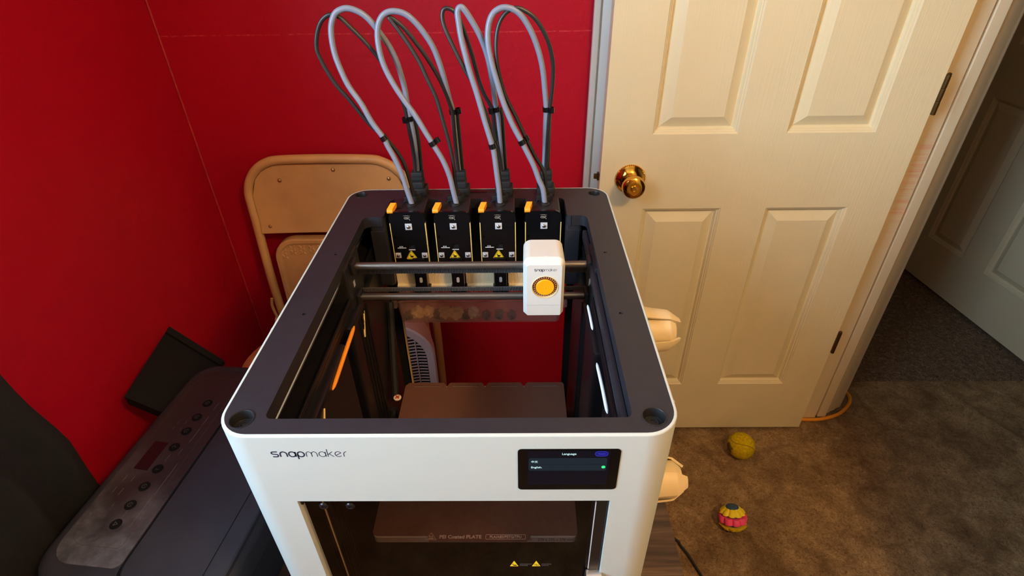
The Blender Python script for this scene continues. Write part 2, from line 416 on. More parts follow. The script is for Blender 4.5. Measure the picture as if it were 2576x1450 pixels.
# carpet with low ripples, a wrinkle and a worn crease
bm = nb(); NX, NY = 150, 230; gx0, gx1, gy0, gy1 = -.83, 1.14, -2.3, 1.128
def seg_d(x, y, P):
    best = 9
    for (ax_, ay_), (bx_, by_) in zip(P, P[1:]):
        vx_, vy_ = bx_ - ax_, by_ - ay_; t_ = max(0, min(1, ((x - ax_) * vx_ + (y - ay_) * vy_) / (vx_ * vx_ + vy_ * vy_)))
        best = min(best, math.hypot(x - ax_ - t_ * vx_, y - ay_ - t_ * vy_))
    return best
WR = [(1.555, 1.05), (1.58, .97), (1.645, .846)]; CR = [(1.03, .855), (1.05, .72), (1.06, .62), (1.04, .5)]
def carpet_z(x, y):
    z = .0012 * math.sin(x * 9 + 1.3 * math.sin(y * 7)) * math.sin(y * 8 + x * 3)
    d = seg_d(x, y, WR); z += .012 * math.exp(-(d / .022) ** 2)
    d = seg_d(x, y, CR); z -= .004 * math.exp(-(d / .009) ** 2)
    return FL + min(z, .012) - .001
def carpet_grid(x0, x1, y0, y1, nx, ny):
    bm = nb(); V = [[bm.verts.new((x0 + (x1 - x0) * i / nx, y0 + (y1 - y0) * j / ny, carpet_z(x0 + (x1 - x0) * i / nx, y0 + (y1 - y0) * j / ny))) for j in range(ny + 1)] for i in range(nx + 1)]
    for i in range(nx):
        for j in range(ny): bm.faces.new((V[i][j], V[i + 1][j], V[i + 1][j + 1], V[i][j + 1]))
    return bm
S('floor', carpet_grid(-.83, 1.14, -2.3, 1.128, 150, 250), 'carpet', 60)
S('floor_threshold', carpet_grid(1.14, 2.03, -1.0, 1.128, 90, 200), 'carpet', 60)
S('floor_hall', B(1.10, 2.03, 1.128, 2.7, FL - .062, FL - .002), 'hallcarpet')
wb = S('wall_back', B(-.83, 1.085, 1.0, 1.10, FL, 1.39), 'red')
bm = nb(); tube(bm, [(-.7265, .9985, z / 10) for z in range(-10, 14)], .0022, 6, 2)
part('corner_seam', bm, mat('corner_seam_paint', (176, 34, 40), .6, nz=.35, nscale=22), wb)
bm = nb()
WY0, WY1, WZ0, WZ1 = -.95, -.02, .05, 1.15
box(bm, -.83, -.728, WY1, 1.0, FL, 1.39); box(bm, -.83, -.728, -2.3, WY0, FL, 1.39)
box(bm, -.83, -.728, WY0, WY1, FL, WZ0); box(bm, -.83, -.728, WY0, WY1, WZ1, 1.39)
S('wall_left', bm, 'red')
S('wall_front', B(-.83, 1.085, -2.4, -2.3, FL, 1.39), 'offwall')
S('wall_right', B(.985, 1.085, -2.3, .185, FL, 1.39), 'offwall')
S('wall_above_door', B(.985, 1.085, .185, 1.0, 1.0, 1.39), 'offwall')
S('ceiling', B(-.83, 1.085, -2.4, 1.1, 1.39, 1.45), 'ceiling')
S('wall_hall_far', B(1.965, 2.06, -1.0, 2.7, FL, 1.39), 'offwall')
S('wall_hall_end', B(1.085, 2.06, 2.6, 2.7, FL, 1.39), 'offwall')
S('wall_hall_near', B(1.085, 1.10, 1.03, 2.6, FL, 1.39), 'offwall')
S('wall_hall_front', B(1.085, 2.06, -1.1, -1.0, FL, 1.39), 'offwall')
S('ceiling_hall', B(1.085, 2.06, -1.1, 2.7, 1.39, 1.45), 'ceiling')
# window (beside the frame of the photograph): the daylight comes through it
wn = thing('window_1', None, None, (-.78, -.48, WZ0), kind='structure')
bm = nb()
box(bm, -.80, -.735, WY0, WY0 + .05, WZ0, WZ1); box(bm, -.80, -.735, WY1 - .05, WY1, WZ0, WZ1)
box(bm, -.80, -.735, WY0, WY1, WZ0, WZ0 + .05); box(bm, -.80, -.735, WY0, WY1, WZ1 - .05, WZ1)
box(bm, -.79, -.745, WY0, WY1, .58, .625)
part('window_frame', bm, 'white', wn)
part('window_pane', B(-.772, -.768, WY0 + .05, WY1 - .05, WZ0 + .05, .58), 'winglass', wn)
part('window_pane', B(-.772, -.768, WY0 + .05, WY1 - .05, .625, WZ1 - .05), 'winglass', wn)

# trim: strip of casing behind the free edge of the door, jamb on the hinge side
def prism(bm, pts, z0, z1):
    loft(bm, [[(x, y, z0) for x, y in pts], [(x, y, z1) for x, y in pts]])
bm = nb()
prof = [(.2262, .999), (.2262, .985), (.2285, .982), (.2385, .982), (.2405, .984), (.2425, .989), (.246, .9885), (.252, .985), (.262, .981), (.275, .979), (.30, .979), (.30, .999)]
prism(bm, prof, FL, 1.0); S('trim_1', bm, 'white', 30)
bm = nb()
prof = [(.950, .999), (.950, .990), (.991, .990), (.991, .957), (.995, .955), (1.040, .955), (1.042, .957), (1.0425, .968), (1.049, .969), (1.050, .961), (1.052, .959), (1.076, .959), (1.079, .962), (1.082, .972),
        (1.088, .975), (1.096, .976), (1.104, .982), (1.116, .986), (1.132, .997), (1.142, 1.000), (1.148, 1.004), (1.152, 1.012), (1.152, 1.03), (1.0, 1.03)]
prism(bm, prof, FL + .006, 1.0); S('trim_2', bm, 'jamb', 30)

# ------------------------------------------------------------ panel doors
def panel_door(name, mx, dims=(.712, 2.03), knob=True):
    """leaf in its own frame: x along the width, y up, z out of the seen face"""
    W_, H_ = dims; th = .035
    root = thing(name, None, None, tuple(mx.translation), kind='structure')
    cols = [(.110, .301), (.410, .608)]; rows = [(.195, .790), (.975, 1.585), (1.69, 1.90)]
    bm = nb()
    holes = [[(c0, r0), (c1, r0), (c1, r1), (c0, r1)] for c0, c1 in cols for r0, r1 in rows]
    plate(bm, [(0, 0), (W_, 0), (W_, H_), (0, H_)], holes, .015, mx @ Matrix.Translation((0, 0, -.015)))
    box(bm, 0, W_, 0, H_, -th, -.0151, mx=mx)
    part('door_leaf', bm, 'door', root, smooth=20)
    for c0, c1 in cols:
        for r0, r1 in rows:
            bm = nb(); R = []
            for ins, d in ((0, 0), (.0015, -.002), (.004, -.003), (.0048, -.0055), (.008, -.0065), (.0092, -.010), (.0115, -.0138), (.014, -.0138), (.0375, -.0028), (.0385, -.0028)):
                R.append([(x, y, d) for x, y in ((c0 + ins, r0 + ins), (c1 - ins, r0 + ins), (c1 - ins, r1 - ins), (c0 + ins, r1 - ins))])
            loft(bm, R, cap0=False); bmesh.ops.transform(bm, matrix=mx, verts=list(bm.verts))
            part('door_panel', bm, 'door', root, smooth=20)
    return root
d1 = panel_door('door_1', FRONT(.2555, .91, FL + .012))
# knob: rose with a knurled rim, neck, turned knob with a lock button
mk = FRONT(.3262, .91, -.1685); bm = nb()
lathe(bm, [(.0345, 0), (.0345, .003), (.033, .005), (.030, .007), (.026, .0125), (.019, .016), (.0135, .018), (.0125, .026), (.0165, .031), (.0235, .036), (.0265, .043), (.0268, .050), (.0245, .057), (.019, .0605), (.015, .061), (.0145, .0595), (.0085, .0595), (.008, .062), (.0042, .0625), (.004, .061), (0.0005, .061)], mk, 40)
kn = part('door_knob', bm, 'brass', d1, 'polished brass knob')
bm = nb()
for i in range(44):
    a = 2 * PI * i / 44; lathe(bm, [(.0016, 0), (.0016, .004), (.0006, .005)], mk @ Matrix.Translation((.0345 * math.cos(a), .0345 * math.sin(a), 0)), 6)
part('knurled_rim', bm, 'brass', kn)
bm = nb(); box(bm, .2505, .2556, .922, .934, -.178, -.160, .001); box(bm, .243, .2508, .924, .932, -.175, -.163, .0015)
part('latch', bm, 'oldbrass', d1, 'tarnished latch bolt')
for z0, z1 in ((-.024, .060), (-.716, -.640)):
    bm = nb(); n = 3; hh = (z1 - z0) / n
    for k in range(n): lathe(bm, [(.0042, 0), (.0047, .001), (.0047, hh - .0015), (.0042, hh - .0005)], Matrix.Translation((.9715, .9065, z0 + k * hh)), 12)
    lathe(bm, [(.004, 0), (.0045, .003), (.002, .005)], Matrix.Translation((.9715, .9065, z1 - .0005)), 10)
    box(bm, .9676, .9700, .908, .930, z0, z1)
    part('hinge', bm, 'oldbrass', d1, 'old brass hinge')
# hall door across the passage, facing the doorway
panel_door('door_2', frame((1.8396, 1.92, FL + .012), (.1106, -.9939, 0), (0, 0, 1)))

# ceiling lamp above (outside the frame): source of the warm light
cl = thing('ceiling_lamp', 'warm white glass ceiling lamp fixed above the carpet, out of the picture', 'lamp', (.82, -.72, 1.24))
bm = nb(); lathe(bm, [(.02, -.10), (.09, -.085), (.13, -.05), (.15, -.01), (.15, 0)], Matrix.Translation((.82, -.72, 1.36)), 32); part('lamp_shade', bm, 'lampglass', cl)
bm = nb(); lathe(bm, [(.155, 0), (.16, .01), (.15, .03)], Matrix.Translation((.82, -.72, 1.36)), 32); part('lamp_base', bm, 'white', cl)

# ============================================================ TABLE
tb = thing('side_table', 'low dark wood laminate table carrying both printers', 'table', (-.2, .22, FL))
bm = nb()
poly(bm, rrect(-.664, .332, -.13, .53, .012), .03, TOP(0, 0, -.5825)); part('tabletop', bm, 'wood', tb)
for x in (-.62, .285):
    for y in (-.09, .49): part('leg', B(x - .025, x + .025, y - .025, y + .025, FL, -.5826, .003), 'wood', tb)
for y in (-.09, .49): part('apron', B(-.595, .26, y - .01, y + .01, -.67, -.5826), 'wood', tb)

# ============================================================ FOLDING CHAIR leaning on the back wall
ch = thing('folding_chair', 'tan metal folding chair folded flat against the red wall', 'chair', (-.415, .93, FL))
def lean(z): return .968 - (.968 - .91) * (-.135 - z) / .90
def cp(x, z, d=0): return (x, lean(z) + d, z)
bm = nb(); xl, xr, zt, r = -.617, -.205, -.136, .10
P = [cp(xl + .020, FL + .01), cp(xl + .014, -.8), cp(xl, -.5), cp(xl, -.30), cp(xl, zt - r - .02)]
P += [cp(xl + r - r * math.cos(math.radians(a)), zt - r + r * math.sin(math.radians(a))) for a in (10, 30, 50, 70, 90)]
P += [cp(-.42, zt + .002)]
P += [cp(xr - r + r * math.cos(math.radians(a)), zt - r + r * math.sin(math.radians(a))) for a in (90, 70, 50, 30, 10)]
P += [cp(xr, zt - r - .02), cp(xr + .008, -.35), cp(xr + .022, -.5), cp(xr + .028, -.62), cp(xr + .030, -.85), cp(xr + .030, FL + .01)]
tube(bm, P, .0115, 12, 5); part('tube_frame', bm, 'chair', ch)
bm = nb(); x0, x1 = xl + .012, xr - .012
out = rrect(x0, x1, -.325, zt - .012, (.085, .085, .004, .004), 8)
def bow(x, z, k): u = (x - (x0 + x1) / 2) / ((x1 - x0) / 2); return (x, lean(z) - .004 - k + .006 * (1 - u * u), z)
# curved back panel: grid clipped to the outline by lofting columns
cols = 24; Rg = []
def span(x):
    q = .085; zt_ = zt - .012
    if x < x0 + q: zt_ = zt - .012 - q + math.sqrt(max(0, q * q - (x0 + q - x) ** 2))
    if x > x1 - q: zt_ = zt - .012 - q + math.sqrt(max(0, q * q - (x - x1 + q) ** 2))
    return zt_
for i in range(cols + 1):
    x = x0 + (x1 - x0) * (i / cols); x = min(max(x, x0 + .0004), x1 - .0004); z1 = span(x)
    zz = [-.329, -.3275, -.322, -.307, (-.307 + z1) / 2, z1]
    front = [bow(x, z, k) for z, k in zip(zz, (.0, .006, .006, .0015, .0015, .0015))]
    back = [bow(x, z, -.0035) for z in reversed(zz)]
    Rg.append(front + back)
loft(bm, Rg); bp = part('backrest', bm, 'chair', ch, smooth=40)
for x, z in ((-.5298, -.1872), (-.3928, -.1626), (-.2573, -.1848), (-.5819, -.3106), (-.265, -.306)):
    bm = nb(); lathe(bm, [(.0055, 0), (.0045, .0018), (.002, .003), (.0003, .0032)], FRONT(x, bow(x, z, .0015)[1], z), 14); part('rivet', bm, 'rivet', bp)
# folded seat below the back panel, with an embossed border of flower shapes
st = nb(); sx0, sx1, sz0, sz1 = -.588, -.238, -.80, -.346
def ring(ins, d, rr): return [(x, lean(z) - .002 - d, z) for x, z in rrect(sx0 + ins, sx1 - ins, sz0 + ins, sz1 - ins, max(rr - ins, .004), 8)]
loft(st, [ring(.0, -.018, .06), ring(.0, .004, .06), ring(.003, .008, .06), ring(.011, .008, .06), ring(.014, .005, .06), ring(.02, .0035, .06)])
seat = part('seat', st, 'chair', ch)
bm = nb()
for row in range(3):
    for c in range(13):
        cx = -.563 + c * .0255; cz = -.372 - row * .0125
        if row and 0 < c < 12 and row > 1: continue
        for a in range(4):
            an = math.radians(45 + 90 * a); mm = FRONT(cx + .0062 * math.cos(an), lean(cz) - .0055, cz + .0046 * math.sin(an)) @ Matrix.Rotation(an, 4, 'Z') @ Matrix.Diagonal((1, .45, 1, 1))
            lathe(bm, [(.006, 0), (.0045, .0012), (.001, .0018)], mm, 8)
part('embossed_pattern', bm, 'chair', seat)
for s, xx in ((-1, xl - .006), (1, xr - .004)):
    bm = nb(); P = [(xx, .925, -.52), (xx - .004, .922, -.545), (xx + .002, .920, -.585), (xx + .008, .918, -.62)]
    tube(bm, P, .004, 8, 4); tube(bm, [(xx + .004, .918, -.60), (xx + .012, .905, -.78), (xx + .016, .885, FL + .01)], .0105, 10, 3)
    part('rear_leg', bm, 'chair', ch)
    bm = nb(); tube(bm, [(xx - .006, .918, -.592), (xx + .026 * -s, .925, -.600)], .013, 10, 2); part('pivot_bracket', bm, 'chair', ch)

# ============================================================ STOOL, HEATER behind the printer
so = thing('stool', 'round tan padded stool mostly hidden behind the 3D printer beside the red wall', 'stool', (-.482, .70, FL))
bm = nb(); lathe(bm, [(.12, -.05), (.14, -.045), (.145, -.02), (.14, -.004), (.12, .004), (.0005, .008)], Matrix.Translation((-.478, .698, -.55)), 40); part('seat', bm, 'stool', so)
for a in (45, 135, 225, 315):
    c, s = math.cos(math.radians(a)), math.sin(math.radians(a)); bm = nb()
    tube(bm, [(-.478 + .10 * c, .700 + .10 * s, -.59), (-.478 + .125 * c, .700 + .125 * s, FL + .001)], .012, 10, 1); part('leg', bm, 'stool', so)

ht = thing('tower_heater', 'white tower heater with a slatted grille, seen through the rear window', 'heater', (-.235, .74, FL))
hx0, hx1, hz0, hz1 = -.322, -.143, FL + .01, -.437
def hring(y, ins, r): return [(x, y, z) for x, z in rrect(hx0 + ins, hx1 - ins, hz0 + ins, hz1 - ins, (r, r, .02, .02), 10)]
bm = nb()
loft(bm, [hring(.785, .030, .065), hring(.780, .022, .075), hring(.735, .006, .10), hring(.700, .0, .10), hring(.6965, .003, .10), hring(.6965, .020, .085), hring(.712, .022, .083)], cap1=True)
hb = part('housing', bm, 'heater', ht)
bm = nb(); gx0, gx1, gz0, gz1 = hx0 + .022, hx1 - .022, hz0 + .022, hz1 - .022
poly(bm, [(x, z) for x, z in rrect(gx0, gx1, gz0, gz1, (.083, .083, .01, .01), 10)], .001, FRONT(0, .7118, 0)); part('grille_back', bm, 'dark', ht)
k = 0; z = gz1 - .012
def gspan(z):
    q = .083; dz = z - (gz1 - q)
    ins = q - math.sqrt(max(0, q * q - dz * dz)) if dz > 0 else 0
    return gx0 + ins, gx1 - ins
while z > gz0 + .01:
    a, b = gspan(z); bm = nb(); n = 10; R = []
    for i in range(n + 1):
        x = a + (b - a) * i / n; zz = z + .0012 * math.sin(x * 160) + (x - gx1) * .06
        R.append([(x, .700, zz), (x, .700, zz + .0024), (x, .7025, zz + .0024), (x, .7025, zz)])
    loft(bm, R); part('slat', bm, 'heater', ht); z -= .0098
for x in (-.290, -.250, -.214, -.188):
    a = gz1 - .002
    for q in range(40):
        if gspan(a)[0] <= x <= gspan(a)[1]: break
        a -= .003
    part('grille_rib', B(x - .0012, x + .0012, .6985, .7025, gz0, a), 'heater', ht)
# ============================================================ THE 3D PRINTER
W2, DP, HB = .200, .493, -.5525
pr = thing('desktop_3d_printer', 'white boxy 3D printer with open black top frame and four tool heads', '3D printer', (0, .2465, HB))
# outer shell: rounded wall with a door opening in front and a window in the back
pts = []
def pathpts(ins, r=.031):
    x, y0, y1 = W2 - ins, ins, DP - ins; r = r - ins; P = []
    P += [(-.1457, y0), (-.05, y0), (.05, y0), (.1457, y0)]
    P += [(x - r + r * math.sin(math.radians(a)), y0 + r - r * math.cos(math.radians(a))) for a in range(0, 91, 9)]
    P += [(x, .2)]
    P += [(x - r + r * math.cos(math.radians(a)), y1 - r + r * math.sin(math.radians(a))) for a in range(0, 91, 9)]
    P += [(.150, y1), (-.150, y1)]
    P += [(-x + r - r * math.sin(math.radians(a)), y1 - r + r * math.cos(math.radians(a))) for a in range(0, 91, 9)]
    P += [(-x, .2)]
    P += [(-x + r - r * math.cos(math.radians(a)), y0 + r - r * math.sin(math.radians(a))) for a in range(0, 91, 9)]
    return P
lv = [(.0, .0016), (-.0003, .0007), (-.0009, .0002), (-.0018, 0), (-.0901, 0), (-.16, 0), (-.495, 0), (-.505, 0), (HB + .004, 0), (HB, .003)]
bm = nb(); th = .010
O = [[bm.verts.new((x, y, z)) for x, y in pathpts(i)] for z, i in lv]
I = [[bm.verts.new((x, y, z)) for x, y in pathpts(max(i, .0) + (th if z < -.02 else .0028 - i + .0001))] for z, i in lv]
n = len(O[0])
def hole(k, i):
    zt = lv[k][0]
    if i in (0, 1, 2) and -.5 < zt < -.05 and lv[k + 1][0] > -.51: return True
    x0 = O[0][i].co; x1 = O[0][(i + 1) % n].co
    if abs(x0.x) < .151 and abs(x1.x) < .151 and x0.y > .48 and x1.y > .48 and zt == -.16: return True
    return False
cells = {(k, i): not hole(k, i) for k in range(len(lv) - 1) for i in range(n)}
for (k, i), ok in cells.items():
    if not ok: continue
    j = (i + 1) % n
    bm.faces.new((O[k][i], O[k][j], O[k + 1][j], O[k + 1][i])); bm.faces.new((I[k][j], I[k][i], I[k + 1][i], I[k + 1][j]))
    if not cells.get((k - 1, i), False): bm.faces.new((O[k][j], O[k][i], I[k][i], I[k][j]))
    if not cells.get((k + 1, i), False): bm.faces.new((O[k + 1][i], O[k + 1][j], I[k + 1][j], I[k + 1][i]))
    if not cells[(k, (i - 1) % n)]: bm.faces.new((O[k][i], O[k + 1][i], I[k + 1][i], I[k][i]))
    if not cells[(k, j)]: bm.faces.new((O[k + 1][j], O[k][j], I[k][j], I[k + 1][j]))
sh = part('outer_shell', bm, 'shell', pr, smooth=28)
# corner caps: the slight step where the side panels meet the corner posts
bm = nb(); box(bm, -.2014, -.1992, .144, .1500, -.30, -.0025, .0005); part('panel_seam', bm, 'shell', pr)
part('panel_seam', B(.1992, .2011, .0392, .0425, -.30, -.0025, .0004), 'shell', pr)
# black top frame with the big opening, four screw wells and small screw holes
ins = .0030; out = rrect(-W2 + ins, W2 - ins, ins, DP - ins, .031 - ins, 8)
def arcp(cx, cy, r, a0, a1, k=4): return [(cx + r * math.cos(math.radians(a0 + (a1 - a0) * i / k)), cy + r * math.sin(math.radians(a0 + (a1 - a0) * i / k))) for i in range(k + 1)]
op = arcp(-.154, .026, .006, 180, 270) + arcp(.154, .026, .006, 270, 360) + arcp(.150, .388, .010, 0, 90) + [(.1345, .398)] \
   + arcp(.1375, .403, .006, 270, 180, 3) + arcp(.1215, .446, .010, 0, 90) + arcp(-.1215, .446, .010, 90, 180) + arcp(-.1375, .403, .006, 0, -90, 3) + [(-.1345, .398)] + arcp(-.150, .388, .010, 90, 180)
wells = [(-.1796, .0198, .0100), (.1784, .0208, .0100), (-.1805, .4725, .0085), (.1785, .4705, .0085)]
pins = [(-.172, .2957), (-.1728, .170), (.1727, .2951), (.1725, .1677)]
bm = nb(); plate(bm, out, [op] + [circ(x, y, r, 28) for x, y, r in wells] + [circ(x, y, .0021, 10) for x, y in pins], .016, TOP(0, 0, -.0162))
tf = part('top_frame', bm, 'frame', pr, 'black plastic top frame', smooth=25)
for x, y, r in wells:
    bm = nb(); lathe(bm, [(r + .0011, -.0004), (r + .001, .0003), (r, .0003), (r - .0005, -.0006), (r - .0012, -.009), (r - .0016, -.0095), (.005, -.0095), (.0048, -.0075), (.003, -.0072), (.0026, -.0085), (.0004, -.0085)], Matrix.Translation((x, y, 0)), 30, cap0=False)
    part('screw_well', bm, 'black', tf)
for x, y in pins:
    bm = nb(); lathe(bm, [(.0020, -.003), (.0018, -.0012), (.0006, -.0008)], Matrix.Translation((x, y, 0)), 10); part('pin_screw', bm, 'darkscrew', tf)
# raised lip round the opening on the right and rear corner pockets
part('opening_lip', B(.1535, .1600, .032, .385, -.030, -.0164, .0015), 'frame', pr)
bm = nb(); box(bm, -.012, .014, .4765, .4825, -.0001, .0006, .0002); part('rear_socket', bm, 'gloss', tf)

# ---- inner chamber: liner walls, floor, columns, window in the back
bm = nb()
for s in (-1, 1):
    x = s * .1895
    box(bm, min(x, x - s * .002), max(x, x - s * .002), .040, .46, -.54, -.02)
    a, b = sorted((s * .1885, s * .158)); box(bm, a, b, .038, .46, -.074, -.062)            # shelf under the guide
    a, b = sorted((s * .1885, s * .150))
    box(bm, a, b, .038, .21 if s < 0 else .105, -.50, -.0745, .006)
    if s > 0: box(bm, a, b, .185, .43, -.50, -.0745, .006)
    else: box(bm, -.1885, -.150, .235, .43, -.50, -.0745, .006)
    a, b = sorted((s * .1885, s * .168)); box(bm, a, b, .038, .43, -.50, -.10)
box(bm, -.186, .186, .030, .47, -.545, -.52)
lw = part('chamber_liner', bm, 'liner', pr, smooth=25)
bm = nb()
box(bm, -.1885, -.148, .470, .481, -.52, -.0165); box(bm, .144, .1885, .470, .481, -.52, -.0165)
box(bm, -.148, .144, .470, .481, -.150, -.0165); box(bm, -.148, .144, .470, .481, -.52, -.50)
part('rear_wall', bm, 'blackmatt', pr)
part('rear_window', B(-.1485, .1445, .4735, .4765, -.501, -.149), 'backglass', pr, 'tinted see-through rear window')
bm = nb(); box(bm, -.1466, -.1453, .466, .4725, -.50, -.20); part('window_edge', bm, 'gold', pr)
for s in (-1, 1):
    bm = nb(); xa, xb = sorted((s * .1305, s * .1545))
    P = [[(x, y, z) for x, y in rrect(xa, xb, .3995, .452, .005, 4)] for z in (-.12, -.0055, -.002)]
    P[2] = [(x, y, -.0015) for x, y in rrect(xa + .002, xb - .002, .4015, .450, .004, 4)]
    loft(bm, P); box(bm, xa + .0005, xb - .003, .3985, .41, -.118, -.024, .001)
    part('corner_column', bm, 'frame', pr)
# left and right guides: polished rail, chamber fins, reflections built as bars
for s in (-1, 1):
    bm = nb(); tube(bm, [(s * .168, .036, -.031), (s * .168, .45, -.031)], .0026, 12, 1); part('guide_rail', bm, 'steel', pr, 'polished steel guide rail')
    bm = nb(); a, b = sorted((s * .160, s * .157)); box(bm, a, b, .04, .43, -.060, -.054, .001); part('guide_ledge', bm, 'liner', pr)
    bm = nb(); tube(bm, [(s * .176, .06, -.045), (s * .176, .44, -.045)], .0022, 8, 1); part('drive_belt', bm, 'belt', pr)
    for y in (.055, .10, .135):
        bm = nb(); lathe(bm, [(.0032, 0), (.0028, .0012), (.0012, .0016), (.001, .0008)], TOP(s * .163, y, -.0620), 12); part('bolt', bm, 'darkscrew', pr)
    for y in (.040, .265):
        for k in range(4):
            a, b = sorted((s * .1505, s * (.1492 - .0004 * (k % 2)))); part('chamber_fin', B(a, b, y + k * .012, y + .005 + k * .012, -.42, -.085, .0018), 'liner', pr)
def bar(P, r, flat=1):
    bm = nb(); tube(bm, P, lambda t: r * min(1, .35 + 6 * min(t, 1 - t)), 10, 6); return bm
part('light_strip', bar([(-.1490, .1370, -.0832), (-.1490, .19, -.0795), (-.1490, .243, -.0762)], .0026), 'orange', pr, 'glowing orange strip')  # orange reflected light on the left liner, modelled as a coloured bar
part('light_strip', bar([(.1489, .070, -.0500), (.1489, .11, -.0525), (.1489, .152, -.0585)], .0018), 'led', pr, 'white light strip')  # bright reflections on the right liner, modelled as faintly glowing bars
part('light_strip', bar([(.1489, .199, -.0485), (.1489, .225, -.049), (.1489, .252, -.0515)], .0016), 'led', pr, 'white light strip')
for P in (((-.150, .292, -.088), (-.1488, .272, -.118)), ((-.150, .108, -.082), (-.149, .094, -.0985))):
    bm = nb(); tube(bm, P, .0013, 8, 1); part('spring_pin', bm, 'gold', pr)
bm = nb(); lathe(bm, [(.0062, 0), (.0062, .0015), (.003, .002), (.0028, .001)], TOP(-.1361, .3238, -.29), 18)
part('corner_badge', bm, mat('badge_white', (240, 215, 190), .5), pr)
bm = nb(); text(bm, '\u2716', .008, TOP(-.1361, .3238, -.2878)); part('badge_mark', bm, mat('badge_red', (190, 60, 30), .5), pr)
bm = nb(); tube(bm, [(-.142, .33, -.30), (-.1465, .41, -.16)], .006, 8, 1); tube(bm, [(-.142, .31, -.30), (-.142, .30, -.34)], .006, 8, 1); part('lift_arm', bm, 'blackmatt', pr)

# ---- heated bed and build plate
bm = nb(); poly(bm, rrect(-.1250, .1340, .0845, .352, .006), .0105, TOP(0, 0, -.3025)); bed = part('heated_bed', bm, 'alum', pr, 'pale aluminium bed under the plate')
P = [(-.1250 + .004, .0865), (-.0570, .0865), (-.0530, .0785), (.070, .0785), (.0745, .0865), (.1325, .0865)] + [(.1345, .090), (.1355, .354), (.133, .3585)]
for cx in (.0693, .0049, -.0591): P += [(cx + .006, .3585), (cx + .0035, .3555), (cx, .3475), (cx - .0035, .3555), (cx - .006, .3585)]
P += [(-.122, .3585), (-.1275, .352), (-.1262, .090)]
slots = [rrect(cx - .022, cx + .022, .3495, .3515, .0008, 2) for cx in (.104, .037, -.027, -.092)]
bm = nb(); plate(bm, P, slots, .0013, TOP(0, 0, -.2916)); bpl = part('build_plate', bm, 'plate', pr, 'bronze textured build plate')
bm = nb(); mt = TOP(0, 0, -.2902)
text(bm, 'PEI Coated PLATE', .0064, TOP(-.0138, .0842, -.2902), .00012, .00004, sx=1.10)
text(bm, 'PLA/ABS/PETG/TPU', .0048, TOP(.0432, .0842, -.2902), .00012, .00004, sx=1.0)
for lp in (rrect(.0182, .0682, .0811, .0873, .0012, 3),): stroke(bm, lp + [lp[0]], .0005, mt, .0001)
tri = [(-.0578, .0805), (-.0442, .0805), (-.0510, .0898)]; stroke(bm, tri + [tri[0]], .0007, mt, .0001)
for k in range(3): stroke(bm, [(-.0530 + k * .0018, .0828), (-.0526 + k * .0018, .0838), (-.0532 + k * .0018, .0848), (-.0528 + k * .0018, .0858)], .0006, mt, .0001)
stroke(bm, [(-.0550, .0820), (-.0472, .0820)], .0008, mt, .0001)
part('plate_print', bm, 'ink2', bpl, 'printed lettering')
bm = nb(); text(bm, '270 x 270 x 270 mm', .0075, FRONT(.1065, .08445, -.2972), .00005, .00004, sx=.72); part('bed_print', bm, 'logo', bed)
bm = nb(); poly(bm, rrect(-.12, .125, .10, .34, .004), .012, TOP(0, 0, -.316)); part('bed_carrier', bm, 'blackmatt', pr)

# ---- frosted waste bin hanging at the back with tan and dark lumps inside
bm = nb(); bx0, bx1 = -.144, .136
def br(z, ix, y0, y1, r=.006): return [(x, y, z) for x, y in rrect(bx0 + ix, bx1 - ix, y0, y1, r, 4)]
loft(bm, [br(-.172, -.002, .428, .4685), br(-.1745, -.002, .428, .4685), br(-.1745, .001, .4305, .468), br(-.219, .0055, .4325, .467), br(-.223, .008, .436, .465), br(-.221, .010, .438, .463), br(-.218, .0075, .4345, .4655), br(-.173, .003, .4322, .4665), br(-.172, .003, .4322, .4665)], cap0=False, cap1=False)
vs = [v for v in bm.verts if abs(v.co.z + .221) < 1e-4]
bmesh.ops.contextual_create(bm, geom=vs)
for xa, xb in ((bx0 - .006, bx0 + .004), (bx1 - .004, bx1 + .006)): box(bm, xa, xb, .4245, .432, -.185, -.1715, .002)
wbn = part('waste_bin', bm, 'bin', pr, 'frosted see-through waste bin')
rr = random.Random(3)
sm = mat('purge_tan', (250, 226, 170), .6); sd = mat('purge_dark', (60, 46, 26), .7)
for cx, cz, s_, m_ in ((-.112, -.207, .011, sm), (-.092, -.205, .010, sm), (-.078, -.210, .008, sd), (-.064, -.206, .011, sm), (-.045, -.208, .012, sm), (-.028, -.212, .008, sd), (-.016, -.208, .010, sm), (.006, -.213, .007, sd), (.028, -.212, .008, sd), (.050, -.213, .007, sd), (-.128, -.213, .007, sd)):
    bm = nb(); bmesh.ops.create_icosphere(bm, subdivisions=3, radius=1)
    ph = [rr.uniform(0, 6) for _ in range(3)]
    for v in bm.verts:
        k = 1 + .22 * math.sin(5 * v.co.x + ph[0]) * math.sin(6 * v.co.z + ph[1]) + .12 * math.sin(11 * v.co.y + ph[2])
        v.co = Vector((cx + v.co.x * s_ * k, .444 + v.co.y * .0095 * k, max(cz + v.co.z * s_ * k, -.2205)))
    part('purge_scrap', bm, m_, wbn)

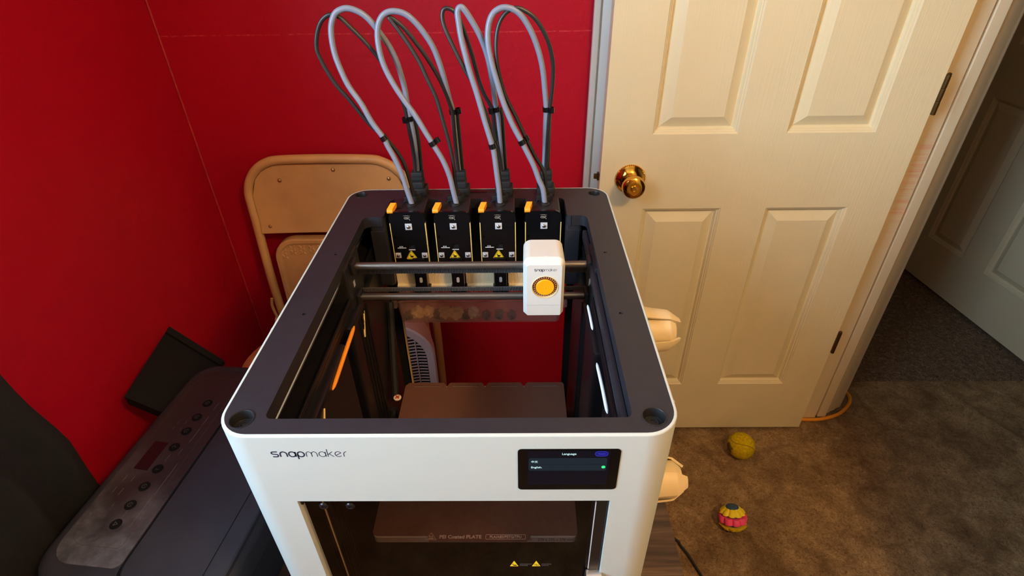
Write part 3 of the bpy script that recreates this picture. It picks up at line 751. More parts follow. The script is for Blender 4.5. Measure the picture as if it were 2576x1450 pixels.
# ---- tool docks: cream blocks between black nozzle blocks
TC = [-.0985, -.0335, .0322, .0980]
for x0, x1 in ((-.1300, -.0975), (-.0798, -.0420), (-.0209, .0231), (.0455, .0800), (.1040, .1250)):
    bm = nb(); P = [(.428, -.140), (.410, -.134), (.410, -.1285), (.4145, -.1275), (.4145, -.096), (.428, -.096)]
    loft(bm, [[(x, y, z) for y, z in P] for x in (x0, x1)]); part('dock_block', bm, 'cream', pr, 'cream dock block', smooth=20)
part('dock_rail', B(-.135, .132, .428, .4695, -.150, -.06), 'blackmatt', pr)
for i, c in enumerate((-.0885, -.0315, .0342, .0930)):
    bm = nb(); box(bm, c - .0095, c + .0095, .396, .414, -.136, -.070, .0015); box(bm, c - .0125, c + .0125, .394, .414, -.139, -.126, .0015)
    nz = part('nozzle_block', bm, 'gloss', pr)
    bm = nb(); poly(bm, rrect(c - .0020, c + .0024, -.1125, -.1035, .002, 4), .001, FRONT(0, .396, 0)); part('nozzle_pin', bm, 'pad', nz)

# ---- tool heads
for i, c in enumerate(TC):
    hw = .0262; tl = part('tool_head', B(c - hw + .001, c + hw - .001, .4035, .452, -.090, .004, .003), 'black', pr, 'black tool head with an orange latch')
    T = FRONT(c, .4035, 0)
    bm = nb(); poly(bm, rrect(-hw, hw, -.0112, .0066, (.010, .010, .001, .001), 6), .0042, T); part('face_cap', bm, 'gloss', tl)
    bm = nb(); plate(bm, rrect(-hw + .0012, hw - .0012, -.088, -.0114, .001, 2), [circ(-.0205, -.0345, .0022, 12), rrect(-.0195, -.0065, -.0525, -.0495, .0012, 3), rrect(-.0030, .0068, -.0555, -.0475, .001, 3)], .0034, T); part('circuit_board', bm, 'gloss', tl)
    for s in (-1, 1): part('gilt_edge', B(c + s * (hw - .0006) - .0006, c + s * (hw - .0006) + .0006, .3997, .4036, -.088, -.0114), 'gold', tl)
    bm = nb()
    for P in (rrect(-.0195, -.0065, -.0533, -.0523, .0004, 2), rrect(-.0030, .0068, -.0567, -.0553, .0004, 2)): poly(bm, P, .0008, FRONT(c, .4001, 0))
    for q in (-.0165, -.0145, -.0125): box(bm, c + q, c + q + .001, .4005, .4015, -.0520, -.0502)
    part('slot_rim', bm, 'pad', tl)
    for px, pz, hs in ((.0012, -.0170, .0050), (-.0198, -.0655, .0042), (.0198, -.0655, .0042)):
        bm = nb(); box(bm, c + px - hs, c + px + hs, .3985, .4002, pz - hs, pz + hs, .0004); pd = part('screw_pad', bm, 'pad', tl, 'silver screw pad')
    for px, pz, hs in ((.0012, -.0170, .0030), (-.0198, -.0655, .0027), (.0198, -.0655, .0027)):
        bm = nb(); lathe(bm, [(hs, 0), (hs * .8, .0014), (hs * .4, .0021), (.0002, .0022)], FRONT(c + px, .3985, pz), 14); part('screw', bm, 'screw', tl)
    bm = nb(); t3 = lambda r, dy=0: [p for a in (90, 210, 330) for p in arcp(r * .84 * math.cos(math.radians(a)), -.0672 + r * .84 * math.sin(math.radians(a)) + dy, r * .16, a - 60, a + 60, 3)]
    poly(bm, t3(.0090), .0004, FRONT(c, .4000, 0)); wl = part('warning_label', bm, 'yellow', tl, 'yellow warning triangle')
    bm = nb(); lp = t3(.0076); stroke(bm, lp + [lp[0]], .0005, FRONT(c, .3996, 0), .0001)
    poly(bm, rrect(-.0018, .0022, -.0694, -.0662, .0008, 3), .0001, FRONT(c, .3996, 0)); stroke(bm, [(-.0014, -.0664), (-.0022, -.0652), (-.0008, -.0644)], .0011, FRONT(c, .3996, 0), .0001); stroke(bm, [(.0020, -.067), (.0032, -.0675)], .0012, FRONT(c, .3996, 0), .0001)
    part('warning_mark', bm, 'black', wl)
    bm = nb(); F = FRONT(c, .3992, 0)   # small emblem on the cap
    for a, b in (((-.0045, .0008), (-.0038, .0008)), ((.0042, .0008), (.0050, .0008)), ((-.0030, .0008), (.0032, .0008))): stroke(bm, [a, b], .0006, F, .0001)
    for ln in ([(-.0018, -.0012), (-.0032, -.0020), (-.0038, -.0036), (-.0022, -.0044), (.0006, -.0044), (.0030, -.0040), (.0040, -.0056), (.0046, -.0064)], [(-.0010, -.0012), (-.0014, -.0034)], [(.0008, -.0012), (.0006, -.0034), (.0020, -.0034)], [(-.0010, -.0022), (.0022, -.0022)], [(.0022, -.0012), (.0042, -.0014), (.0032, -.0030)]): stroke(bm, ln, .0007, F, .0001)
    part('emblem', bm, 'ink', tl)
    # top of the tool: latch, ports, tube coupling, cable connector
    bm = nb(); P = [[(c - .0262 + dx, y, z) for y, z in rrect(.3985, .4165, .0035, .0105, .0034, 4)] for dx in (-.0008, .0072)]
    P = [[(x + (.0035 if y > .41 else 0), y, z + (.004 if y > .41 else 0)) for x, y, z in r] for r in P]
    loft(bm, P); part('latch', bm, 'orange', tl, 'bright orange latch')
    bm = nb()
    for px, py in ((-.012, .4065), (.013, .4065), (-.0095, .436)): lathe(bm, [(.0030, 0), (.0030, .0012), (.0022, .0012), (.0018, -.0002), (.0002, -.0002)], TOP(c + px, py, .0038), 14)
    box(bm, c - .0165, c - .0085, .417, .429, .0036, .0052, .0006); part('top_port', bm, 'blackmatt', tl)
    bm = nb(); lathe(bm, [(.0070, 0), (.0070, .002), (.0058, .0028), (.0056, .0045), (.0047, .0048)], TOP(c + .0028, .4255, .0038), 20)
    part('tube_coupling', bm, 'black', tl)
    bm = nb(); box(bm, c - .0085, c + .0150, .4375, .4480, .0030, .0125, .0015); box(bm, c - .0005, c + .0105, .4385, .4465, .0120, .0195, .002); part('cable_plug', bm, 'blackmatt', tl)

# ---- gantry: two rods, two toothed belts, end brackets
for z in (-.0212, -.0706):
    bm = nb(); tube(bm, [(-.1575, .30, z), (.1575, .30, z)], .0052, 14, 1); part('gantry_rod', bm, 'rod', pr, 'brushed grey gantry rod')
for z in (-.0362, -.0655):
    bm = nb(); box(bm, -.158, .158, .3095, .3108, z - .0030, z + .0030)
    x = -.157
    while x < .157:
        box(bm, x, x + .0010, .3085, .3096, z - .0028, z + .0028); x += .0021
    part('toothed_belt', bm, 'belt', pr)
for s in (-1, 1):
    bm = nb(); a, b = sorted((s * .1565, s * .186)); box(bm, a, b, .272, .338, -.083, -.010, .004)
    a, b = sorted((s * .1500, s * .1575))
    for z in (-.0212, -.0706): box(bm, a, b, .290, .311, z - .0095, z + .0095, .003)
    gb = part('gantry_bracket', bm, 'black', pr)
    bm = nb()
    for z in (-.045, -.0845): poly(bm, [(0, -.006), (.0022, -.002), (.0022, .007), (0, .004)], .001, FRONT(s * .1555 - .001, .2945, z))
    part('bracket_clip', bm, 'pad', gb)
    bm = nb()
    for y in (.282, .328): lathe(bm, [(.0036, 0), (.0036, .0018), (.002, .0020), (.0018, .0008), (.0002, .0008)], TOP(s * .169, y, -.0102), 12)
    part('bracket_bolt', bm, 'darkscrew', gb)

# ---- white tool cover on the carriage, with the amber dial
cx = .0936
def cr(x0, x1, z0, z1, r, y): return [(x, y, z) for x, z in rrect(x0, x1, z0, z1, r, 5)]
bm = nb(); fx0, fx1, fz0, fz1 = .0722, .1146, -.0655, .0098
mh = FRONT(0, .2500, 0)
plate(bm, rrect(fx0, fx1, fz0, fz1, (.003, .003, .0015, .0015), 5), [circ(.0944, -.0222, .0155, 40)], -.0035, mh)
loft(bm, [cr(fx0, fx1, fz0, fz1, (.003, .003, .0015, .0015), .2500), cr(.0677, .1186, -.0655, .0155, (.008, .008, .0015, .0015), .2568), cr(.0677, .1186, -.0655, .0165, (.009, .009, .0015, .0015), .2585), cr(.0684, .1180, -.0640, .0172, (.010, .010, .002, .002), .2985)], cap0=False)
tc = part('tool_cover', bm, 'cover', pr, 'white tool cover with an amber dial', smooth=22)
bm = nb(); lathe(bm, [(.0166, 0), (.0160, .0008), (.0153, -.0002), (.0148, -.006), (.0002, -.006)], FRONT(.0944, .2500, -.0222), 40, cap0=False); part('dial_rim', bm, 'spool', tc)
bm = nb(); lathe(bm, [(.0138, -.0055), (.0138, -.0015), (.0115, -.0006), (.0002, -.0006)], FRONT(.0944, .2500, -.0222), 40)
di = part('dial', bm, 'brown', tc, 'brown ribbed ring')
bm = nb()
for k in range(30):
    a = 2 * PI * k / 30; mm = FRONT(.0944, .2500, -.0222) @ Matrix.Rotation(a, 4, 'Z') @ Matrix.Translation((.0130, 0, -.0035)); box(bm, -.0012, .0012, -.0006, .0006, -.002, .0026, .0002, mx=mm)
part('dial_rib', bm, mat('dial_ribs', (214, 140, 84), .5), tc)
bm = nb(); lathe(bm, [(.0113, -.001), (.0113, .0008), (.0108, .0012), (.0008, .0010), (.0006, .0016), (.0001, .0016)], FRONT(.0944, .2500, -.0222), 36); part('dial_face', bm, 'amber', tc, 'amber dial face')
bm = nb(); logo(bm, .0812, .1084, .0029, FRONT(0, .2501, .0012)); part('cover_logo', bm, 'logo', tc, 'dark lettering')
part('cover_seam', B(.0723, .1145, .24985, .2503, -.0497, -.0492), mat('seam_grey', (168, 166, 158), .5), tc)
part('cover_slot', B(.0915, .0975, .2605, .2625, .0161, .0169), 'pad', tc)
bm = nb(); box(bm, .072, .115, .292, .318, -.083, .005, .003); part('carriage', bm, 'black', pr)

# ---- front: logo, touch screen, tinted door with labels and handle
bm = nb(); logo(bm, -.1520, -.0868, .0064, FRONT(0, .0001, -.0258)); part('front_logo', bm, 'logo', pr, 'dark lettering on the front panel')
bm = nb(); poly(bm, rrect(.0604, .1486, -.0722, -.0167, .0035, 5), .0012, FRONT(0, .0006, 0)); ts = part('touch_screen', bm, 'scrblack', pr, 'black touch screen')
F = FRONT(0, -.0007, 0)
bm = nb(); poly(bm, rrect(.0690, .1398, -.0650, -.0183, .001, 2), .0001, F); part('display', bm, 'scrbg', ts)
F = FRONT(0, -.0009, 0)
bm = nb(); poly(bm, rrect(.0698, .1376, -.0447, -.0277, .0022, 4), .0001, F); part('list_card', bm, 'scrcard', ts)
F = FRONT(0, -.0011, 0)
bm = nb(); text(bm, 'Language', .0034, FRONT(.1044, -.0011, -.0222), .00005, .00004); part('screen_text', bm, 'scrwhite', ts); bm = nb(); text(bm, '\u4e2d\u6587', .0030, FRONT(.0718, -.0011, -.0326), .00003, .00004, 'LEFT'); part('screen_text', bm, 'scrwhite', ts); bm = nb(); text(bm, 'English.', .0033, FRONT(.0718, -.0011, -.0401), .00005, .00004, 'LEFT'); part('screen_text', bm, 'scrwhite', ts)
bm = nb(); poly(bm, rrect(.1264, .1378, -.0252, -.0188, .0031, 5), .0001, FRONT(0, -.0009, 0)); part('next_button', bm, 'scrblue', ts)
bm = nb(); lp = rrect(.1266, .1376, -.0250, -.0190, .0029, 5); stroke(bm, lp + [lp[0]], .0004, F, .0001); text(bm, 'Next', .0030, FRONT(.1321, -.0011, -.0221), .00003, .00004); part('button_outline', bm, 'scrbluel', ts)
bm = nb(); poly(bm, circ(.1349, -.0397, .0017, 20), .0001, F); part('selection_dot', bm, 'scrgreen', ts)
bm = nb(); stroke(bm, [(.0718, -.0362), (.1360, -.0362)], .0002, F, .00005); part('list_line', bm, 'scrbg', ts)

fd = part('front_door', B(-.1420, .1330, .0040, .0070, -.500, -.0915, .0004), 'doorglass', pr, 'dark tinted glass door')
bm = nb(); box(bm, .1338, .1448, .0032, .0078, -.500, -.0920, .0008); box(bm, -.1450, .1448, .0068, .0085, -.0955, -.0915); part('door_stile', bm, 'gloss', fd)
bm = nb(); box(bm, .1331, .1338, .0032, .0060, -.2150, -.0985); part('door_edge_strip', bm, 'pad', fd, 'thin bright edge strip')
bm = nb(); box(bm, -.1445, -.097, .0018, .0062, -.0928, -.0908, .0004); box(bm, -.1445, -.1425, .0025, .0062, -.0990, -.0910); hg = part('door_hinge', bm, 'darkscrew', fd)
for x in (-.1245, -.0992):
    bm = nb(); lathe(bm, [(.0044, 0), (.0044, .0004), (.0036, .0014), (.0022, .0020), (.0015, .0020), (.0012, .0008), (.0002, .0008)], FRONT(x, .0039, -.1030), 18); part('door_screw', bm, 'darkscrew', fd, 'dark door screw')
bm = nb(); P = [(.1310, -.2160), (.1470, -.2160), (.1480, -.2200), (.1480, -.262), (.1300, -.262), (.1300, -.2200)]
loft(bm, [[(x, .003, z) for x, z in P], [(x, -.004, z) for x, z in P], [(.139 + (x - .139) * .75, -.010, z - .004 if z > -.25 else z + .004) for x, z in P]]); part('door_handle', bm, 'screw', fd, 'metal door handle')
bm = nb(); box(bm, -.1295, -.1283, .0112, .0124, -.48, -.1000); part('seal_strip', bm, 'gold', pr)  # thin tan upright strip just behind the glass
def tri_pts(cx, z0, z1, hwid): return [(cx - hwid, z0), (cx + hwid, z0), (cx, z1)]
for cxx, w1, w2, sym in ((.0553, 'CRUSHING', 'HANDS', 0), (.0785, 'MOVING', 'PARTS', 1)):
    F = FRONT(0, .0039, 0); bm = nb(); poly(bm, tri_pts(cxx, -.2110, -.2005, .0045), .0001, F); wl = part('door_warning_label', bm, 'yellow', fd, 'yellow warning triangle on the glass')
    bm = nb(); F2 = FRONT(0, .0037, 0)
    if sym:
        for q in ((cxx - .001, -.2072, .0012), (cxx + .0012, -.2086, .0012)): lp = circ(*q, 12); stroke(bm, lp + [lp[0]], .0004, F2, .00005)
    else:
        poly(bm, rrect(cxx - .0008, cxx + .0026, -.2098, -.2080, .0006, 3), .00005, F2); stroke(bm, [(cxx - .0006, -.2082), (cxx - .0018, -.2068), (cxx - .0014, -.2055)], .0007, F2, .00005)
    part('warning_mark', bm, 'black', wl)
    bm = nb(); text(bm, w1, .0026, FRONT(cxx + .0056, .0038, -.2068), 0, .00003, 'LEFT'); text(bm, w2, .0026, FRONT(cxx + .0056, .0038, -.2095), 0, .00003, 'LEFT'); part('warning_text', bm, mat('door_text_grey', (92, 88, 86), .6), wl)

# ---- spool holders on the right side
def spool_holder(cy, cz, angs, lab):
    mm = Matrix.Translation((.2004, cy, cz)) @ Matrix.Rotation(PI / 2, 4, 'Y')   # local z -> +X
    bm = nb(); lathe(bm, [(.0205, 0), (.0205, .030), (.020, .032), (.0145, .0385), (.014, .039), (.001, .039)], mm, 48)
    h = part('spool_holder', bm, 'spool', pr, lab, smooth=30)
    for a in angs:
        bm = nb(); R = []
        for x, r, hw_ in ((-.0004, .0290, 30), (.012, .0262, 30), (.030, .0240, 30), (.0325, .0232, 30), (.0435, .0150, 25), (.0445, .0145, 24)):
            o, i_ = [], []
            for k in range(9):
                t = math.radians(a - hw_ + 2 * hw_ * k / 8); o.append((r * math.cos(t), r * math.sin(t), x)); i_.append(((r - .0022) * math.cos(t), (r - .0022) * math.sin(t), x - (.0016 if x > .031 else 0)))
            R.append([Vector((.2004 + q[2], cy + q[0], cz + q[1])) for q in o + i_[::-1]])
        loft(bm, R); part('spring_petal', bm, 'spool', h)
spool_holder(.1865, -.0395, (80, 205, 320), 'cream spool holder at the rear')
spool_holder(.0765, -.1635, (140, 20, 262), 'cream spool holder at the front')
# ---- feed tubes and cables (points along each loop)
LOOP = {
 'g1':[(-.0937,.4250,.0072),(-.0988,.4271,.0292),(-.1031,.4291,.0507),(-.1115,.4317,.0753),(-.1188,.4335,.0919),(-.1229,.4347,.1027),(-.1365,.4373,.1240),(-.1475,.4402,.1481),(-.1617,.4433,.1715),(-.1701,.4462,.1957),(-.1735,.4481,.2115),(-.1743,.4499,.2269),(-.1726,.4517,.2420),(-.1662,.4533,.2552),(-.1564,.4545,.2608),(-.1467,.4556,.2613),(-.1347,.4571,.2565),(-.1248,.4587,.2478),(-.1143,.4610,.2320),(-.1051,.4632,.2157),(-.0979,.4655,.1955),(-.0941,.4680,.1729),(-.0922,.4698,.1550),(-.0920,.4716,.1365),(-.0909,.4734,.1175),(-.0891,.4761,.0877),(-.0901,.4797,.0459),(-.0920,.4820,.0172)],
 'g2':[(-.0284,.4250,.0072),(-.0321,.4270,.0286),(-.0356,.4289,.0481),(-.0433,.4312,.0709),(-.0562,.4340,.0948),(-.0641,.4357,.1091),(-.0764,.4385,.1319),(-.0888,.4410,.1507),(-.1007,.4436,.1707),(-.1104,.4463,.1917),(-.1149,.4486,.2107),(-.1156,.4508,.2291),(-.1124,.4526,.2441),(-.1045,.4540,.2543),(-.0927,.4554,.2577),(-.0786,.4571,.2543),(-.0667,.4589,.2441),(-.0553,.4613,.2281),(-.0469,.4634,.2117),(-.0405,.4659,.1897),(-.0358,.4686,.1652),(-.0323,.4708,.1433),(-.0291,.4725,.1263),(-.0289,.4743,.1070),(-.0284,.4771,.0768),(-.0280,.4798,.0452),(-.0270,.4820,.0187)],
 'g3':[(.0356,.4250,.0065),(.0344,.4271,.0278),(.0321,.4292,.0492),(.0292,.4322,.0774),(.0268,.4336,.0902),(.0179,.4372,.1223),(.0086,.4415,.1580),(.0003,.4449,.1858),(-.0046,.4476,.2064),(-.0087,.4500,.2249),(-.0110,.4523,.2429),(-.0119,.4541,.2561),(-.0084,.4549,.2611),(-.0036,.4555,.2588),(.0053,.4576,.2449),(.0144,.4601,.2274),(.0219,.4628,.2061),(.0262,.4654,.1840),(.0296,.4683,.1575),(.0323,.4712,.1297),(.0347,.4726,.1163),(.0357,.4756,.0865),(.0375,.4795,.0446),(.0397,.4820,.0158)],
 'g4':[(.1007,.4250,.0072),(.0980,.4269,.0273),(.0922,.4283,.0409),(.0845,.4305,.0620),(.0734,.4330,.0843),(.0679,.4342,.0952),(.0555,.4369,.1183),(.0435,.4404,.1476),(.0353,.4435,.1741),(.0291,.4462,.1966),(.0251,.4490,.2199),(.0262,.4514,.2395),(.0316,.4532,.2527),(.0408,.4545,.2591),(.0506,.4556,.2599),(.0620,.4570,.2555),(.0719,.4586,.2454),(.0821,.4610,.2280),(.0910,.4637,.2051),(.0967,.4664,.1813),(.1001,.4694,.1529),(.1026,.4718,.1287),(.1022,.4740,.1056),(.1023,.4777,.0651),(.1021,.4805,.0330),(.1035,.4820,.0152)],
 'b1':[(-.0920,.4360,.0166),(-.0942,.4371,.0329),(-.0990,.4388,.0586),(-.1055,.4401,.0758),(-.1165,.4416,.0927),(-.1230,.4423,.1001),(-.1344,.4435,.1110),(-.1439,.4446,.1217),(-.1530,.4458,.1341),(-.1647,.4474,.1515),(-.1779,.4491,.1684),(-.1873,.4507,.1850),(-.1939,.4522,.2012),(-.1972,.4533,.2139),(-.1946,.4546,.2294),(-.1875,.4559,.2445),(-.1785,.4568,.2526),(-.1700,.4575,.2543),(-.1610,.4583,.2506),(-.1515,.4595,.2404),(-.1377,.4613,.2244),(-.1267,.4629,.2095),(-.1186,.4642,.1961),(-.1068,.4664,.1700),(-.0991,.4681,.1484),(-.0955,.4694,.1317),(-.0949,.4703,.1185),(-.0937,.4716,.0991),(-.0925,.4729,.0790),(-.0925,.4748,.0479),(-.0939,.4760,.0285)],
 'b2':[(-.0264,.4360,.0160),(-.0290,.4372,.0322),(-.0299,.4393,.0616),(-.0335,.4415,.0899),(-.0403,.4441,.1225),(-.0469,.4466,.1521),(-.0571,.4489,.1772),(-.0656,.4510,.1983),(-.0772,.4531,.2188),(-.0874,.4548,.2343),(-.0961,.4562,.2464),(-.0989,.4567,.2505),(-.0928,.4574,.2477),(-.0811,.4589,.2366),(-.0697,.4607,.2205),(-.0581,.4626,.2023),(-.0465,.4647,.1800),(-.0379,.4666,.1587),(-.0317,.4684,.1367),(-.0294,.4695,.1236),(-.0292,.4713,.0984),(-.0286,.4742,.0577),(-.0277,.4760,.0299)],
 'b3':[(.0379,.4360,.0153),(.0362,.4371,.0315),(.0348,.4385,.0513),(.0325,.4402,.0743),(.0285,.4419,.0966),(.0213,.4442,.1254),(.0116,.4464,.1515),(.0053,.4479,.1683),(-.0028,.4492,.1815),(-.0106,.4506,.1961),(-.0197,.4524,.2151),(-.0285,.4544,.2351),(-.0317,.4557,.2487),(-.0302,.4565,.2575),(-.0251,.4570,.2600),(-.0187,.4576,.2579),(-.0141,.4582,.2533),(-.0084,.4593,.2417),(-.0014,.4614,.2195),(.0041,.4633,.1981),(.0097,.4654,.1723),(.0159,.4670,.1527),(.0243,.4684,.1361),(.0272,.4693,.1248),(.0285,.4705,.1076),(.0317,.4726,.0778),(.0366,.4747,.0465),(.0385,.4760,.0271)],
 'b4':[(.1033,.4360,.0159),(.1022,.4370,.0309),(.1010,.4380,.0448),(.0961,.4388,.0565),(.0866,.4401,.0718),(.0772,.4417,.0905),(.0735,.4423,.0979),(.0609,.4445,.1249),(.0470,.4469,.1526),(.0388,.4492,.1794),(.0351,.4513,.2035),(.0357,.4533,.2268),(.0403,.4549,.2434),(.0489,.4561,.2543),(.0604,.4572,.2592),(.0703,.4580,.2568),(.0836,.4593,.2482),(.0956,.4610,.2325),(.1046,.4627,.2132),(.1096,.4645,.1916),(.1103,.4662,.1710),(.1088,.4682,.1442),(.1071,.4696,.1257),(.1062,.4710,.1066),(.1050,.4737,.0666),(.1039,.4760,.0306)],
}
for i in range(4):
    g = LOOP['g%d' % (i + 1)]; b = LOOP['b%d' % (i + 1)]
    bm = nb(); tube(bm, g, .0038, 12, 4); ft = part('feed_tube', bm, 'tube', pr, 'grey looping feed tube')
    bm = nb(); tube(bm, b, .0027, 10, 4); ca = part('cable', bm, 'cable', pr, 'thin black looping cable')
    # black sleeve on the rear run and the two clips
    kr = {0: 24, 1: 22, 2: 19, 3: 21}[i]; kf = {0: 5, 1: 4, 2: 4, 3: 5}[i]
    bm = nb(); tube(bm, [(p[0] + .0052, p[1] + .004, p[2]) for p in g[kr:]], .0030, 8, 3); part('cable_sleeve', bm, 'cable', ca)
    for kk, src in ((kr, 1), (kf, 0)):
        p = Vector(g[kk]); d = (Vector(g[kk + 1]) - Vector(g[kk - 1])).normalized()
        bi = min((Vector(q) for q in b), key=lambda q: (q - p).length); off = bi - p; off = off - d * off.dot(d)
        if off.length > .013 or off.length < .004: off = Vector((.0075, .002, 0)) - d * Vector((.0075, .002, 0)).dot(d)
        u = off.normalized(); mm = frame(p - d * .0036, u, d.cross(u))
        bm = nb(); lathe(bm, [(.0038, 0), (.0053, 0), (.0053, .0066), (.0038, .0066), (.0038, 0)], mm, 16, False, False); lathe(bm, [(.0025, 0), (.0042, 0), (.0042, .0072), (.0025, .0072), (.0025, 0)], mm @ Matrix.Translation((max(off.length, .0078), 0, 0)), 14, False, False)
        part('tube_clip', bm, 'gloss', ft)
    e = g[-1]; c = e[0]; y = .4735
    bm = nb(); box(bm, c - .0125, c + .0145, y - .010, y + .0145, -.0005, .0125, .0018); box(bm, c - .0100, c + .0105, y - .008, y + .0145, .012, .0225, .002); box(bm, c - .0080, c + .0100, y - .002, y + .0135, .022, .036, .0025)
    sk = part('rear_connector', bm, 'blackmatt', pr)
    bm = nb(); box(bm, c + .004, c + .009, y - .0105, y - .0098, .004, .0065); box(bm, c - .0075, c + .0085, y - .0032, y - .0018, .0295, .0305); part('connector_rib', bm, 'black', sk)

# ============================================================ INKJET PRINTER at the left
a_ = -math.atan2(.103, .995)
ik = thing('inkjet_printer', 'dusty black all-in-one inkjet printer standing left of the white 3D printer', 'printer', (-.5, .3, HB), a_)
H = .1525; X0, X1, Y0, Y1 = -.122, .180, -.232, .226
def rr_(ins, z, r=.05): return [(x, y, z) for x, y in rrect(X0 + ins, X1 - ins, Y0 + ins, Y1 - ins, (.02, r - ins, .06 - ins, .02), 8)]
bm = nb(); loft(bm, [rr_(.012, .0), rr_(.010, .09), rr_(.004, .098), rr_(.0, .104), rr_(.0, H - .016), rr_(.003, H - .007), rr_(.010, H - .002), rr_(.020, H)])
part('body', bm, 'mfp', ik, smooth=40)
bm = nb(); poly(bm, rrect(-.101, .0135, -.198, .200, (.012, .035, .035, .012), 6), .0016, TOP(0, 0, H - .0002)); cpn = part('control_panel', bm, 'mfppanel', ik, 'dusty control panel')
bm = nb(); lp = rrect(-.094, -.004, -.170, .180, (.008, .02, .03, .008), 6); stroke(bm, lp + [lp[0]], .0006, TOP(0, 0, H + .0014), .0001); part('panel_line', bm, mat('panel_line_red', (78, 56, 54), .6), cpn)
bm = nb(); box(bm, .0145, .0190, -.195, .205, H - .0004, H + .0004)
P = arcp(.045, -.195, .0282, 180, 270, 6); stroke(bm, P + [(.17, -.2232)], .0045, TOP(0, 0, H - .0004), .0008); part('lid_gap', bm, 'mfpdark', ik)
bm = nb(); loft(bm, [[(x, y, z) for x, y in rrect(.020 + i_, .1725 - i_, -.221 + i_, .214 - i_, (.02, .006, .03, .02), 6)] for z, i_ in ((H - .004, 0), (H + .004, 0), (H + .006, .002))]); ld = part('scanner_lid', bm, 'mfp', ik, 'smooth scanner lid')
bm = nb(); box(bm, .1415, .1428, -.2205, .2135, H + .0055, H + .0063); part('lid_groove', bm, 'mfpdark', ld)
bm = nb(); poly(bm, [(-.0792, -.037), (-.0541, -.0388), (-.0541, .0185), (-.0795, .0205)], .0004, TOP(0, 0, H + .0014)); part('display', bm, mat('inkjet_display', (34, 20, 26), .2), cpn)
for k, y in enumerate((.1136, .0792, .0465, .0113, -.034, -.0678, -.1015, -.1342)):
    bm = nb(); r = .0088; lathe(bm, [(r, 0), (r, .0006), (r - .0008, .0009), (r - .0016, .0004), (r - .0020, .0004), (r - .0022, .0012), (.0002, .0014)], TOP(-.0378, y, H + .0013), 24); bt = part('button', bm, 'mfpdark', cpn)
    bm = nb(); mm = TOP(-.0378, y, H + .0028)
    if k in (3, 4): stroke(bm, [(-.003, -.001), (0, .002 if k == 3 else -.002), (.003, -.001)], .0007, mm, .0001)
    elif k == 7: stroke(bm, [(-.002, -.003), (.003, 0), (-.002, .003), (-.002, -.003)], .0007, mm, .0001)
    else: lp = arcp(0, 0, .0035, 20 if k < 7 else 0, 340, 16); stroke(bm, lp, .0006, mm, .0001); stroke(bm, [(-.001, -.001), (.001, .0015)], .0006, mm, .0001)
    part('button_mark', bm, 'mfpmark' if k == 7 else mat('mark_dim', (84, 84, 86), .6), bt)
bm = nb(); mm = TOP(0, 0, H + .0014)
for x, y, ln in ((-.018, .109, .018), (-.018, .073, .022), (-.018, .040, .034), (-.022, .003, .012), (-.036, -.011, .014), (-.066, .066, .008), (-.052, .066, .008), (-.066, .051, .007), (-.052, .051, .006), (-.081, -.056, .012), (-.067, -.056, .010), (-.083, -.078, .010), (-.070, -.080, .012), (-.066, -.104, .006), (-.036, -.118, .016), (-.012, -.05, .06), (-.014, -.11, .05)):
    stroke(bm, [(x, y - ln / 2), (x + .0008, y + ln / 2)], .0009, mm, .0001)
part('panel_print', bm, mat('panel_print_grey', (92, 92, 94), .6), cpn)
# output tray sticking out toward the wall
bm = nb(); Q = [(-.190, .100, .1705), (-.196, .262, .205), (-.100, .262, .118), (-.100, .100, .118)]
loft(bm, [[(x, y, z - .004) for x, y, z in Q], [(x, y, z) for x, y, z in Q]])
loft(bm, [[(x, y, z - .020) for x, y, z in (Q[0], Q[3], (-.10, .106, .118), (-.188, .106, .171))], [(x, y, z - .0035) for x, y, z in (Q[0], Q[3], (-.10, .106, .118), (-.188, .106, .171))]])
tr = part('output_tray', bm, 'mfpdark', ik, 'matt black paper tray')
bm = nb(); loft(bm, [[(x, y, z) for x, y, z in ((-.196, .2485, .2015), (-.196, .262, .2055), (-.10, .262, .119), (-.10, .2485, .1185))], [(x, y, z + .0045) for x, y, z in ((-.191, .2485, .2015), (-.191, .262, .2055), (-.10, .262, .119), (-.10, .2485, .1185))]]); part('tray_rib', bm, 'mfpdark', tr)

# ============================================================ CURTAIN, CORDS, BALLS
bm = nb(); NR, NC = 60, 44; rows = []
for i in range(NR + 1):
    z = 1.176 + (-.98 - 1.176) * i / NR; row = []
    for j in range(NC + 1):
        t = j / NC; y = .279 + .022 * max(0, min(1, (-.17 - z) * 5)) - .31 * t
        f = .014 * math.sin(t * 20 + .6) + .005 * math.sin(t * 41 + z * 3) + .004 * math.sin(z * 9 + t * 12)
        f *= min(1, .25 + 4 * t)
        y += .003 * math.sin(z * 11) * (1 - t) + .002 * math.sin(z * 31) * (1 - t)
        row.append((-.700 + f, y, z))
    rows.append(row)
V = [[bm.verts.new(p) for p in r] for r in rows]; V2 = [[bm.verts.new((p[0] - .004, p[1], p[2])) for p in r] for r in rows]
for i in range(NR):
    for j in range(NC):
        bm.faces.new((V[i][j], V[i][j + 1], V[i + 1][j + 1], V[i + 1][j])); bm.faces.new((V2[i][j + 1], V2[i][j], V2[i + 1][j], V2[i + 1][j + 1]))
for i in range(NR):
    for j in (0, NC): bm.faces.new((V[i][j], V2[i][j], V2[i + 1][j], V[i + 1][j]))
for j in range(NC):
    for i in (0, NR): bm.faces.new((V[i][j], V2[i][j], V2[i][j + 1], V[i][j + 1]))
solo('curtain', bm, 'curtain', 'black cloth curtain hanging by the left wall beside the inkjet printer', 'curtain', smooth=60)
